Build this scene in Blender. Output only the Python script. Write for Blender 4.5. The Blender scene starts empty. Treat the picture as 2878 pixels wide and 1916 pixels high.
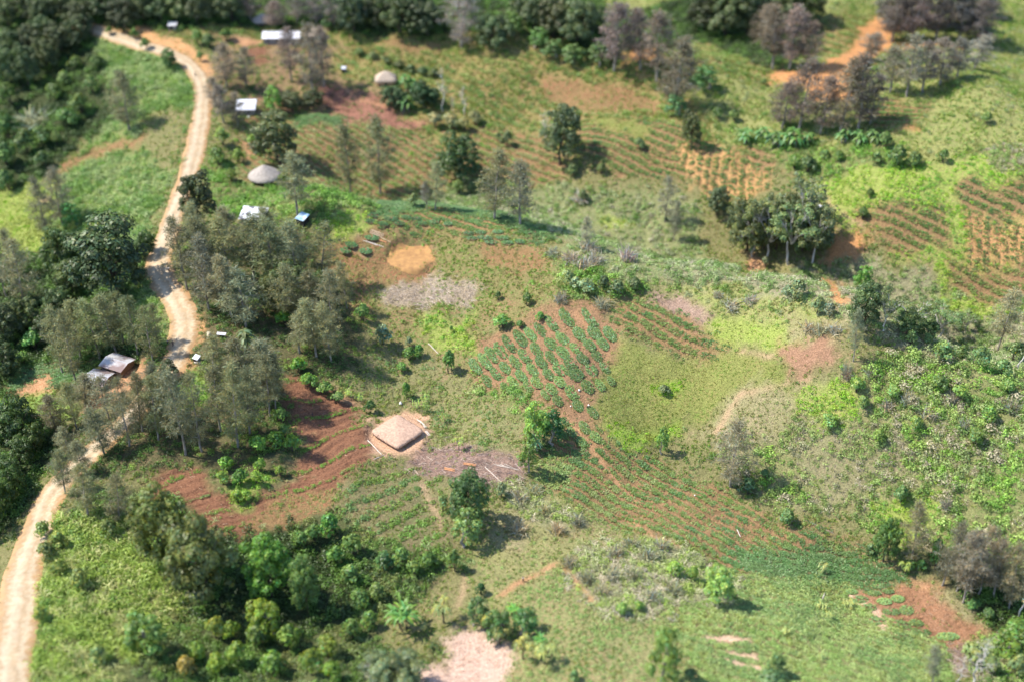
import bpy, math, random
import numpy as np
from mathutils import Vector
S = bpy.context.scene
C = S.collection
rng = np.random.default_rng(7)
random.seed(7)
R = math.radians
# ------------------------------------------------------------------ camera, sky, sun
W0, H0 = 2878.0, 1916.0
LENS, PITCH, CH = 49.5, R(36.0), 221.0
cam_d = bpy.data.cameras.new('camera'); cam = bpy.data.objects.new('camera', cam_d); C.objects.link(cam)
cam.location = (0, 0, CH); cam.rotation_euler = (R(90) - PITCH, 0, 0)
cam_d.lens = LENS; cam_d.sensor_width = 36; cam_d.clip_start = 1; cam_d.clip_end = 20000
cam_d.dof.use_dof = True; cam_d.dof.focus_distance = 352; cam_d.dof.aperture_fstop = 0.0155
S.camera = cam
SUN_EL, SUN_AZ = R(54), R(276)          # azimuth clockwise from +Y: the sun stands to the left
w = bpy.data.worlds.new("World"); S.world = w; w.use_nodes = True
wn = w.node_tree.nodes; sky = wn.new('ShaderNodeTexSky'); sky.sky_type = 'NISHITA'; sky.sun_disc = False
sky.sun_elevation = SUN_EL; sky.sun_rotation = SUN_AZ; sky.altitude = 1700
w.node_tree.links.new(sky.outputs[0], wn['Background'].inputs[0]); wn['Background'].inputs[1].default_value = 0.15
sd = bpy.data.lights.new('sun', 'SUN'); sd.energy = 3.7; sd.angle = R(0.5); sd.color = (1, 0.935, 0.82)
sun = bpy.data.objects.new('sun', sd); C.objects.link(sun)
to_sun = Vector((math.sin(SUN_AZ) * math.cos(SUN_EL), math.cos(SUN_AZ) * math.cos(SUN_EL), math.sin(SUN_EL)))
sun.rotation_euler = (-to_sun).to_track_quat('-Z', 'Y').to_euler()
S.view_settings.view_transform = 'Standard'; S.view_settings.look = 'None'
S.view_settings.exposure = 1.36; S.view_settings.gamma = 1
S.cycles.use_adaptive_sampling = True; S.cycles.adaptive_threshold = 0.012
S.cycles.max_bounces = 5; S.cycles.diffuse_bounces = 3; S.cycles.transmission_bounces = 3; S.cycles.glossy_bounces = 2
S.cycles.use_denoising = True; S.cycles.time_limit = 900

# ------------------------------------------------------------------ numbers: noise, rays, terrain
def vn(x, y, s, seed=0):
    x = np.asarray(x, float) / s + seed * 17.13; y = np.asarray(y, float) / s + seed * 7.71
    xi = np.floor(x).astype(np.int64); yi = np.floor(y).astype(np.int64)
    u = x - xi; v = y - yi; u = u * u * (3 - 2 * u); v = v * v * (3 - 2 * v)
    def hs(a, b):
        n = (a * 374761393 + b * 668265263 + seed * 982451653) & 0xffffffff
        n = ((n ^ (n >> 13)) * 1274126177) & 0xffffffff
        return ((n ^ (n >> 16)) & 0xffff) / 65535.0
    return (hs(xi, yi) * (1 - u) + hs(xi + 1, yi) * u) * (1 - v) + (hs(xi, yi + 1) * (1 - u) + hs(xi + 1, yi + 1) * u) * v
def fbm(x, y, s, seed=0, o=3):
    t = 0; a = 0.5; n = 0
    for k in range(o):
        t = t + a * vn(x, y, s / 2 ** k, seed + k * 5); n += a; a *= 0.5
    return t / n
FPX = W0 * LENS / 36.0
cp, sp = math.cos(PITCH), math.sin(PITCH)
def dirs(px, py):
    px = np.asarray(px, float); py = np.asarray(py, float)
    a = (px - W0 / 2) / FPX; b = (H0 / 2 - py) / FPX
    return np.stack([a, cp + b * sp, -sp + b * cp], -1)
def flat(px, py):
    d = dirs(px, py); t = -CH / d[..., 2]
    return np.stack([d[..., 0] * t, d[..., 1] * t], -1)
OV = 2878 / 2355.0                         # units used while measuring the photograph
def poly_o(pts): return np.array([flat(x * OV, y * OV) for x, y in pts])
def seg_dist(x, y, P):
    best = np.full(np.shape(x), 1e9); tt = np.zeros(np.shape(x))
    for i in range(len(P) - 1):
        a = P[i]; b = P[i + 1]; d = b - a; L = d @ d
        t = np.clip(((x - a[0]) * d[0] + (y - a[1]) * d[1]) / L, 0, 1)
        q = np.hypot(x - a[0] - t * d[0], y - a[1] - t * d[1])
        m = q < best; best = np.where(m, q, best); tt = np.where(m, i + t, tt)
    return best, tt
ROAD_O = [(20, 1590, 4.0), (28, 1520, 4.0), (38, 1440, 4.0), (54, 1330, 4.0), (80, 1230, 3.9), (112, 1150, 3.7), (165, 1085, 3.5),
          (235, 1020, 3.4), (300, 960, 3.4), (350, 900, 3.4), (395, 845, 3.5), (416, 790, 3.5), (422, 740, 3.6), (404, 690, 3.6),
          (372, 640, 3.5), (364, 600, 3.4), (382, 555, 3.1), (397, 500, 3.0), (418, 440, 3.0), (440, 380, 3.1), (457, 300, 3.2),
          (468, 240, 2.9), (462, 195, 2.9), (440, 155, 2.9), (395, 125, 2.8), (330, 106, 2.8), (270, 90, 2.7), (225, 76, 2.6), (170, 60, 2.6)]
ROADF = poly_o([(a, b) for a, b, c in ROAD_O])
RELIEF = [([(760, 560), (1000, 525), (1270, 590), (1450, 680), (1750, 740), (1950, 800)], 14, 26),
          ([(900, 440), (1200, 470), (1500, 540), (1700, 600), (1900, 680), (2200, 760)], -11, 24),
          ([(20, 1590), (54, 1330), (165, 1085), (395, 845), (422, 740), (364, 600), (440, 380), (468, 240), (395, 125), (170, 60)], 5, 26),
          ([(-80, 250), (20, 450), (60, 650), (20, 1000), (-120, 1200)], -10, 34),
          ([(850, 95), (1120, 115), (1400, 170), (1600, 230)], 8, 24),
          ([(900, 30), (1300, 75), (1600, 140)], -6, 22),
          ([(1600, 1000), (1900, 1190), (2100, 1290), (2400, 1450)], -12, 26),
          ([(2250, 420), (2500, 480)], 24, 60), ([(1980, 930), (2330, 1000)], 13, 30), ([(1400, 900), (1600, 880)], 6, 30), ([(960, 880), (1250, 1060)], -5, 22), ([(2350, 700), (2000, 640)], -6, 24),
          ([(560, 1420), (1000, 1450)], -5, 26), ([(1450, 330), (1700, 380)], 5, 22)]
RELIEF = [(poly_o(p), a, s) for p, a, s in RELIEF]
FLATS = []                                # levelled house sites: x, y, radius, height
def hgt0(x, y):
    z = np.zeros(np.shape(x))
    for P, a, s in RELIEF:
        d, _ = seg_dist(x, y, P); z = z + a * np.exp(-(d / s) ** 2)
    z = z + 0.09 * np.maximum(0, y - 380) + 3.0 * (fbm(x, y, 60, 3, 2) - 0.5)
    return z
def hgt(x, y):
    x = np.asarray(x, float); y = np.asarray(y, float)
    z = hgt0(x, y)
    d, _ = seg_dist(x, y, ROADF)
    k = np.clip((d - 4.0) / 3, 0, 1)
    kk = np.clip((d - 6) / 18, 0, 1); z = z + kk * (6.5 * (fbm(x, y, 34, 13, 2) - .5) + 2.6 * (fbm(x, y, 15, 17, 2) - .5))
    z = z + k * (1.1 * (fbm(x, y, 9, 11, 2) - 0.5) + 0.35 * (vn(x, y, 2.2, 5) - 0.5))
    for fx, fy, fr, fz in FLATS:
        q = np.hypot(x - fx, y - fy); m = np.clip((q - fr) / 2.0, 0, 1); m = m * m * (3 - 2 * m)
        z = fz + (z - fz) * m
    return z
def hit(px, py):
    """where the sight line through a photo point meets the terrain"""
    d = dirs(px, py); sh = d.shape[:-1]; d = d.reshape(-1, 3)
    t0 = (CH - 48) / -d[:, 2]; t1 = (CH + 26) / -d[:, 2]
    n = 160; out = np.zeros((len(d), 3))
    k = np.linspace(0, 1, n)
    T = t0[:, None] + (t1 - t0)[:, None] * k
    X = d[:, :1] * T; Y = d[:, 1:2] * T; Z = CH + d[:, 2:] * T
    f = Z - hgt(X, Y)
    i = np.argmax(f < 0, 1); i = np.maximum(i, 1); r = np.arange(len(d))
    fa = f[r, i - 1]; fb = f[r, i]; u = fa / (fa - fb + 1e-9)
    t = T[r, i - 1] + (T[r, i] - T[r, i - 1]) * u
    out[:, 0] = d[:, 0] * t; out[:, 1] = d[:, 1] * t; out[:, 2] = hgt(out[:, 0], out[:, 1])
    return out.reshape(sh + (3,))
CROP = {c: ((i % 3) * 959.0, (0, 640, 1276)[i // 3]) for i, c in enumerate('ABCDEFGHI')}
def nat(c, x, y):
    o = CROP[c]; return o[0] + x / 2.45, o[1] + y / 2.45
def ppm(p):                               # photo pixels per metre at a place, and the sight line's dip
    dx = p[1] * cp + (CH - p[2]) * sp
    return FPX / dx, math.atan2(CH - p[2], math.hypot(p[0], p[1]))

# ------------------------------------------------------------------ materials
def mat(name):
    m = bpy.data.materials.new(name); m.use_nodes = True
    nt = m.node_tree; b = nt.nodes['Principled BSDF']; b.inputs['Roughness'].default_value = 0.85
    b.inputs['Specular IOR Level'].default_value = 0.25
    return m, nt, b
def nd(nt, t, **k):
    n = nt.nodes.new(t)
    for a, v in k.items():
        if a.startswith('i_'): n.inputs[int(a[2:]) if a[2:].isdigit() else a[2:]].default_value = v
        else: setattr(n, a, v)
    return n
def noise_mix(nt, b, c1, c2, scale, lo=0.35, hi=0.65, detail=5, bump=0.0, coord='Object', stretch=None):
    tc = nd(nt, 'ShaderNodeTexCoord'); no = nd(nt, 'ShaderNodeTexNoise'); no.inputs['Scale'].default_value = scale; no.inputs['Detail'].default_value = detail
    src = tc.outputs[coord]
    if stretch:
        mp = nd(nt, 'ShaderNodeMapping'); mp.inputs['Scale'].default_value = stretch; nt.links.new(src, mp.inputs[0]); src = mp.outputs[0]
    nt.links.new(src, no.inputs['Vector'])
    cr = nd(nt, 'ShaderNodeValToRGB'); cr.color_ramp.elements[0].position = lo; cr.color_ramp.elements[1].position = hi
    cr.color_ramp.elements[0].color = (*c1, 1); cr.color_ramp.elements[1].color = (*c2, 1)
    nt.links.new(no.outputs['Fac'], cr.inputs[0]); nt.links.new(cr.outputs[0], b.inputs['Base Color'])
    if bump:
        bp = nd(nt, 'ShaderNodeBump'); bp.inputs['Strength'].default_value = 1; bp.inputs['Distance'].default_value = bump
        nt.links.new(no.outputs['Fac'], bp.inputs['Height']); nt.links.new(bp.outputs[0], b.inputs['Normal'])
    return no
def simple(name, c1, c2, scale=1.5, bump=0.0, rough=0.85, metal=0.0, **k):
    m, nt, b = mat(name); noise_mix(nt, b, c1, c2, scale, bump=bump, **k)
    b.inputs['Roughness'].default_value = rough; b.inputs['Metallic'].default_value = metal
    return m
# leaves: face colour x the plant's own colour, a little light through the blade
m_leaf = bpy.data.materials.new('foliage'); m_leaf.use_nodes = True; nt = m_leaf.node_tree
nt.nodes.remove(nt.nodes['Principled BSDF'])
at = nd(nt, 'ShaderNodeAttribute', attribute_name='Col'); oi = nd(nt, 'ShaderNodeObjectInfo')
mx = nd(nt, 'ShaderNodeMix', data_type='RGBA', blend_type='MULTIPLY'); mx.inputs[0].default_value = 1
nt.links.new(at.outputs['Color'], mx.inputs[6]); nt.links.new(oi.outputs['Color'], mx.inputs[7])
hv = nd(nt, 'ShaderNodeHueSaturation', i_Saturation=1.12, i_Hue=0.507); ma = nd(nt, 'ShaderNodeMapRange', i_3=1.22, i_4=1.78); nt.links.new(oi.outputs['Random'], ma.inputs[0])
nt.links.new(ma.outputs[0], hv.inputs['Value']); nt.links.new(mx.outputs[2], hv.inputs['Color'])
df = nd(nt, 'ShaderNodeBsdfDiffuse'); tr = nd(nt, 'ShaderNodeBsdfTranslucent'); ms = nd(nt, 'ShaderNodeMixShader'); ms.inputs[0].default_value = 0.36
gl = nd(nt, 'ShaderNodeBsdfGlossy'); gl.inputs['Roughness'].default_value = 0.5; gl.inputs['Color'].default_value = (1, 1, 1, 1)
m2 = nd(nt, 'ShaderNodeMixShader'); m2.inputs[0].default_value = 0.025
for s_ in (df, tr): nt.links.new(hv.outputs[0], s_.inputs['Color'])
nt.links.new(df.outputs[0], ms.inputs[1]); nt.links.new(tr.outputs[0], ms.inputs[2])
nt.links.new(ms.outputs[0], m2.inputs[1]); nt.links.new(gl.outputs[0], m2.inputs[2])
nt.links.new(m2.outputs[0], nt.nodes['Material Output'].inputs[0])
m_bark = simple('pale_bark', (.30, .27, .23), (.16, .13, .11), 1.2, bump=.03)
m_dbark = simple('dark_bark', (.10, .075, .055), (.05, .04, .03), 1.2, bump=.03)
m_white_bark = simple('white_bark', (.55, .52, .47), (.33, .30, .27), 1.0, bump=.02)
m_thatch = simple('thatch', (.43, .29, .21), (.335, .22, .16), 1.8, bump=.13, detail=10, lo=.38, hi=.62)
m_thatch_grey = simple('grey_thatch', (.36, .32, .285), (.23, .20, .175), 2.2, bump=.1, detail=8)
m_thatch_pale = simple('pale_thatch', (.42, .34, .27), (.31, .24, .18), 2.0, bump=.08, detail=8)
m_wall = simple('woven_wall', (.22, .15, .09), (.12, .08, .05), 3, bump=.03)
m_wallp = simple('plank_wall', (.30, .26, .23), (.18, .15, .14), 2.5, bump=.02)
m_walll = simple('clay_wall', (.50, .30, .18), (.38, .21, .12), 2.5, bump=.02)
m_dark = simple('dark_opening', (.02, .018, .016), (.035, .03, .028), 2)
m_wood = simple('fresh_timber', (.62, .47, .32), (.45, .32, .20), 1.5)
m_wood_o = simple('orange_timber', (.50, .25, .12), (.40, .19, .09), 1.5)
m_wood_w = simple('weathered_timber', (.55, .49, .43), (.40, .34, .29), 1.5)
def tin(name, c1, c2, scale, lo, hi, metal=0.35, rough=0.38):
    m, nt, b = mat(name); noise_mix(nt, b, c1, c2, scale, lo, hi, detail=4)
    wv = nd(nt, 'ShaderNodeTexWave'); wv.inputs['Scale'].default_value = 1.9; tc = nd(nt, 'ShaderNodeTexCoord'); nt.links.new(tc.outputs['Object'], wv.inputs[0])
    bp = nd(nt, 'ShaderNodeBump'); bp.inputs['Distance'].default_value = .03; nt.links.new(wv.outputs['Fac'], bp.inputs['Height']); nt.links.new(bp.outputs[0], b.inputs['Normal'])
    b.inputs['Metallic'].default_value = metal; b.inputs['Roughness'].default_value = rough; return m
m_tin = tin('white_tin', (.66, .66, .69), (.48, .48, .52), .35, .4, .6)
m_tin_shaded = tin('tree_shaded_tin', (.52, .52, .55), (.26, .20, .19), .28, .45, .56)  # patchy silver sheet; its darker blotches paint in the shade of overhanging trees
m_tin_brown = tin('browned_tin', (.60, .59, .61), (.27, .20, .19), .16, .42, .54)
m_tin_blue = tin('blue_tin', (.25, .42, .55), (.70, .76, .80), .5, .42, .58)

# ------------------------------------------------------------------ mesh tools
def mk(name, V, Q, col=None, m=None, parent=None, link=True, smooth=False, tri=None, vattr=None):
    V = np.asarray(V, np.float32).reshape(-1, 3); Q = np.asarray(Q, np.int32).reshape(-1, 4)
    me = bpy.data.meshes.new(name); nq = len(Q); ntr = 0 if tri is None else len(tri)
    me.vertices.add(len(V)); me.vertices.foreach_set('co', V.ravel())
    lv = Q.ravel() if not ntr else np.concatenate([Q.ravel(), np.asarray(tri, np.int32).ravel()])
    me.loops.add(len(lv)); me.loops.foreach_set('vertex_index', lv)
    st = np.arange(nq) * 4
    if ntr: st = np.concatenate([st, nq * 4 + np.arange(ntr) * 3])
    me.polygons.add(nq + ntr); me.polygons.foreach_set('loop_start', st.astype(np.int32))
    if smooth: me.polygons.foreach_set('use_smooth', np.ones(nq + ntr, bool))
    if col is not None:
        a = me.attributes.new('Col', 'FLOAT_COLOR', 'FACE'); c4 = np.ones((nq + ntr, 4), np.float32); c4[:, :3] = col; a.data.foreach_set('color', c4.ravel())
    for k, v in (vattr or {}).items():
        a = me.attributes.new(k, 'FLOAT_COLOR' if np.ndim(v) == 2 else 'FLOAT', 'POINT')
        if np.ndim(v) == 2:
            c4 = np.ones((len(V), 4), np.float32); c4[:, :3] = v; a.data.foreach_set('color', c4.ravel())
        else: a.data.foreach_set('value', np.asarray(v, np.float32))
    me.update(calc_edges=True); me.validate()
    if m: me.materials.append(m)
    if not link: return me
    return ob(name, me, parent)
def ob(name, me, parent=None):
    o = bpy.data.objects.new(name, me); C.objects.link(o)
    if parent: o.parent = parent
    return o
def tag(o, label=None, cat=None, group=None, kind=None):
    if label: o['label'] = label
    if cat: o['category'] = cat
    if group: o['group'] = group
    if kind: o['kind'] = kind
    return o
def thing(name, label, cat, loc, rz=0, group=None):
    o = bpy.data.objects.new(name, None); C.objects.link(o); o.location = tuple(map(float, loc)); o.rotation_euler = (0, 0, rz); o.empty_display_size = .3
    return tag(o, label, cat, group)
class MB:
    def __init__(s): s.v = []; s.f = []; s.n = 0
    def add(s, V, F):
        V = [tuple(map(float, p)) for p in V]; s.v += V; s.f += [tuple(i + s.n for i in f) for f in F]; s.n += len(V)
    def box(s, c, d, rz=0):
        ca, sa = math.cos(rz), math.sin(rz); V = []
        for k in (-1, 1):
            for x, y in ((-1, -1), (1, -1), (1, 1), (-1, 1)):
                a, b = x * d[0] / 2, y * d[1] / 2; V.append((c[0] + a * ca - b * sa, c[1] + a * sa + b * ca, c[2] + k * d[2] / 2))
        s.add(V, [(3, 2, 1, 0), (4, 5, 6, 7), (0, 1, 5, 4), (1, 2, 6, 5), (2, 3, 7, 6), (3, 0, 4, 7)])
    def tube(s, P, r, n=6, cap=True):
        P = [Vector(p) for p in P]; V = []; F = []
        for i, p in enumerate(P):
            d = (P[min(i + 1, len(P) - 1)] - P[max(i - 1, 0)]).normalized()
            a = d.orthogonal().normalized(); b = d.cross(a)
            for k in range(n):
                t = 2 * math.pi * k / n; V.append(p + (a * math.cos(t) + b * math.sin(t)) * r[i])
        for i in range(len(P) - 1):
            for k in range(n): F.append((i * n + k, i * n + (k + 1) % n, (i + 1) * n + (k + 1) % n, (i + 1) * n + k))
        if cap: F.append(tuple(reversed(range(n)))); F.append(tuple((len(P) - 1) * n + k for k in range(n)))
        s.add(V, F)
    def mesh(s, name, m, smooth=False):
        me = bpy.data.meshes.new(name); me.from_pydata(s.v, [], s.f); me.update(); me.materials.append(m)
        if smooth: me.polygons.foreach_set('use_smooth', np.ones(len(me.polygons), bool))
        return me
    def build(s, name, m, parent=None, smooth=False): return ob(name, s.mesh(name, m, smooth), parent)
def unit(v): return v / (np.linalg.norm(v, axis=-1, keepdims=True) + 1e-9)
def leaves(c, n, l, wd, r=rng):
    """rhombic blades: centres, facing, half length, half width"""
    N = len(c); n = unit(n); t = unit(np.cross(n, r.normal(size=(N, 3)))); b = np.cross(n, t)
    l = np.broadcast_to(np.asarray(l, float), (N,))[:, None]; wd = np.broadcast_to(np.asarray(wd, float), (N,))[:, None]
    V = np.stack([c - t * l, c + b * wd, c + t * l, c - b * wd], 1).reshape(-1, 3)
    return V, np.arange(N * 4).reshape(-1, 4)
def blades(p, d, l, wd, droop=0.0, r=rng):
    """two-piece tapering blades from p along d, bending down by droop"""
    N = len(p); d = unit(d); s = unit(np.cross(d, r.normal(size=(N, 3))))
    l = np.broadcast_to(np.asarray(l, float), (N,))[:, None]; wd = np.broadcast_to(np.asarray(wd, float), (N,))[:, None]
    m = p + d * l * .55; e = m + unit(d - np.array([0, 0, 1]) * droop) * l * .45
    V = np.stack([p - s * wd * .7, p + s * wd * .7, m + s * wd, m - s * wd, e + s * wd * .15, e - s * wd * .15], 1).reshape(-1, 3)
    b = np.arange(N)[:, None] * 6
    Q = np.concatenate([b + [0, 1, 2, 3], b + [3, 2, 4, 5]], 1).reshape(-1, 4)
    return V, Q
def cat(*parts):
    V = []; Q = []; n = 0
    for v, q in parts: V.append(v); Q.append(q + n); n += len(v)
    return np.concatenate(V), np.concatenate(Q)
def sph(n, r=rng): return unit(r.normal(size=(n, 3)))
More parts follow.
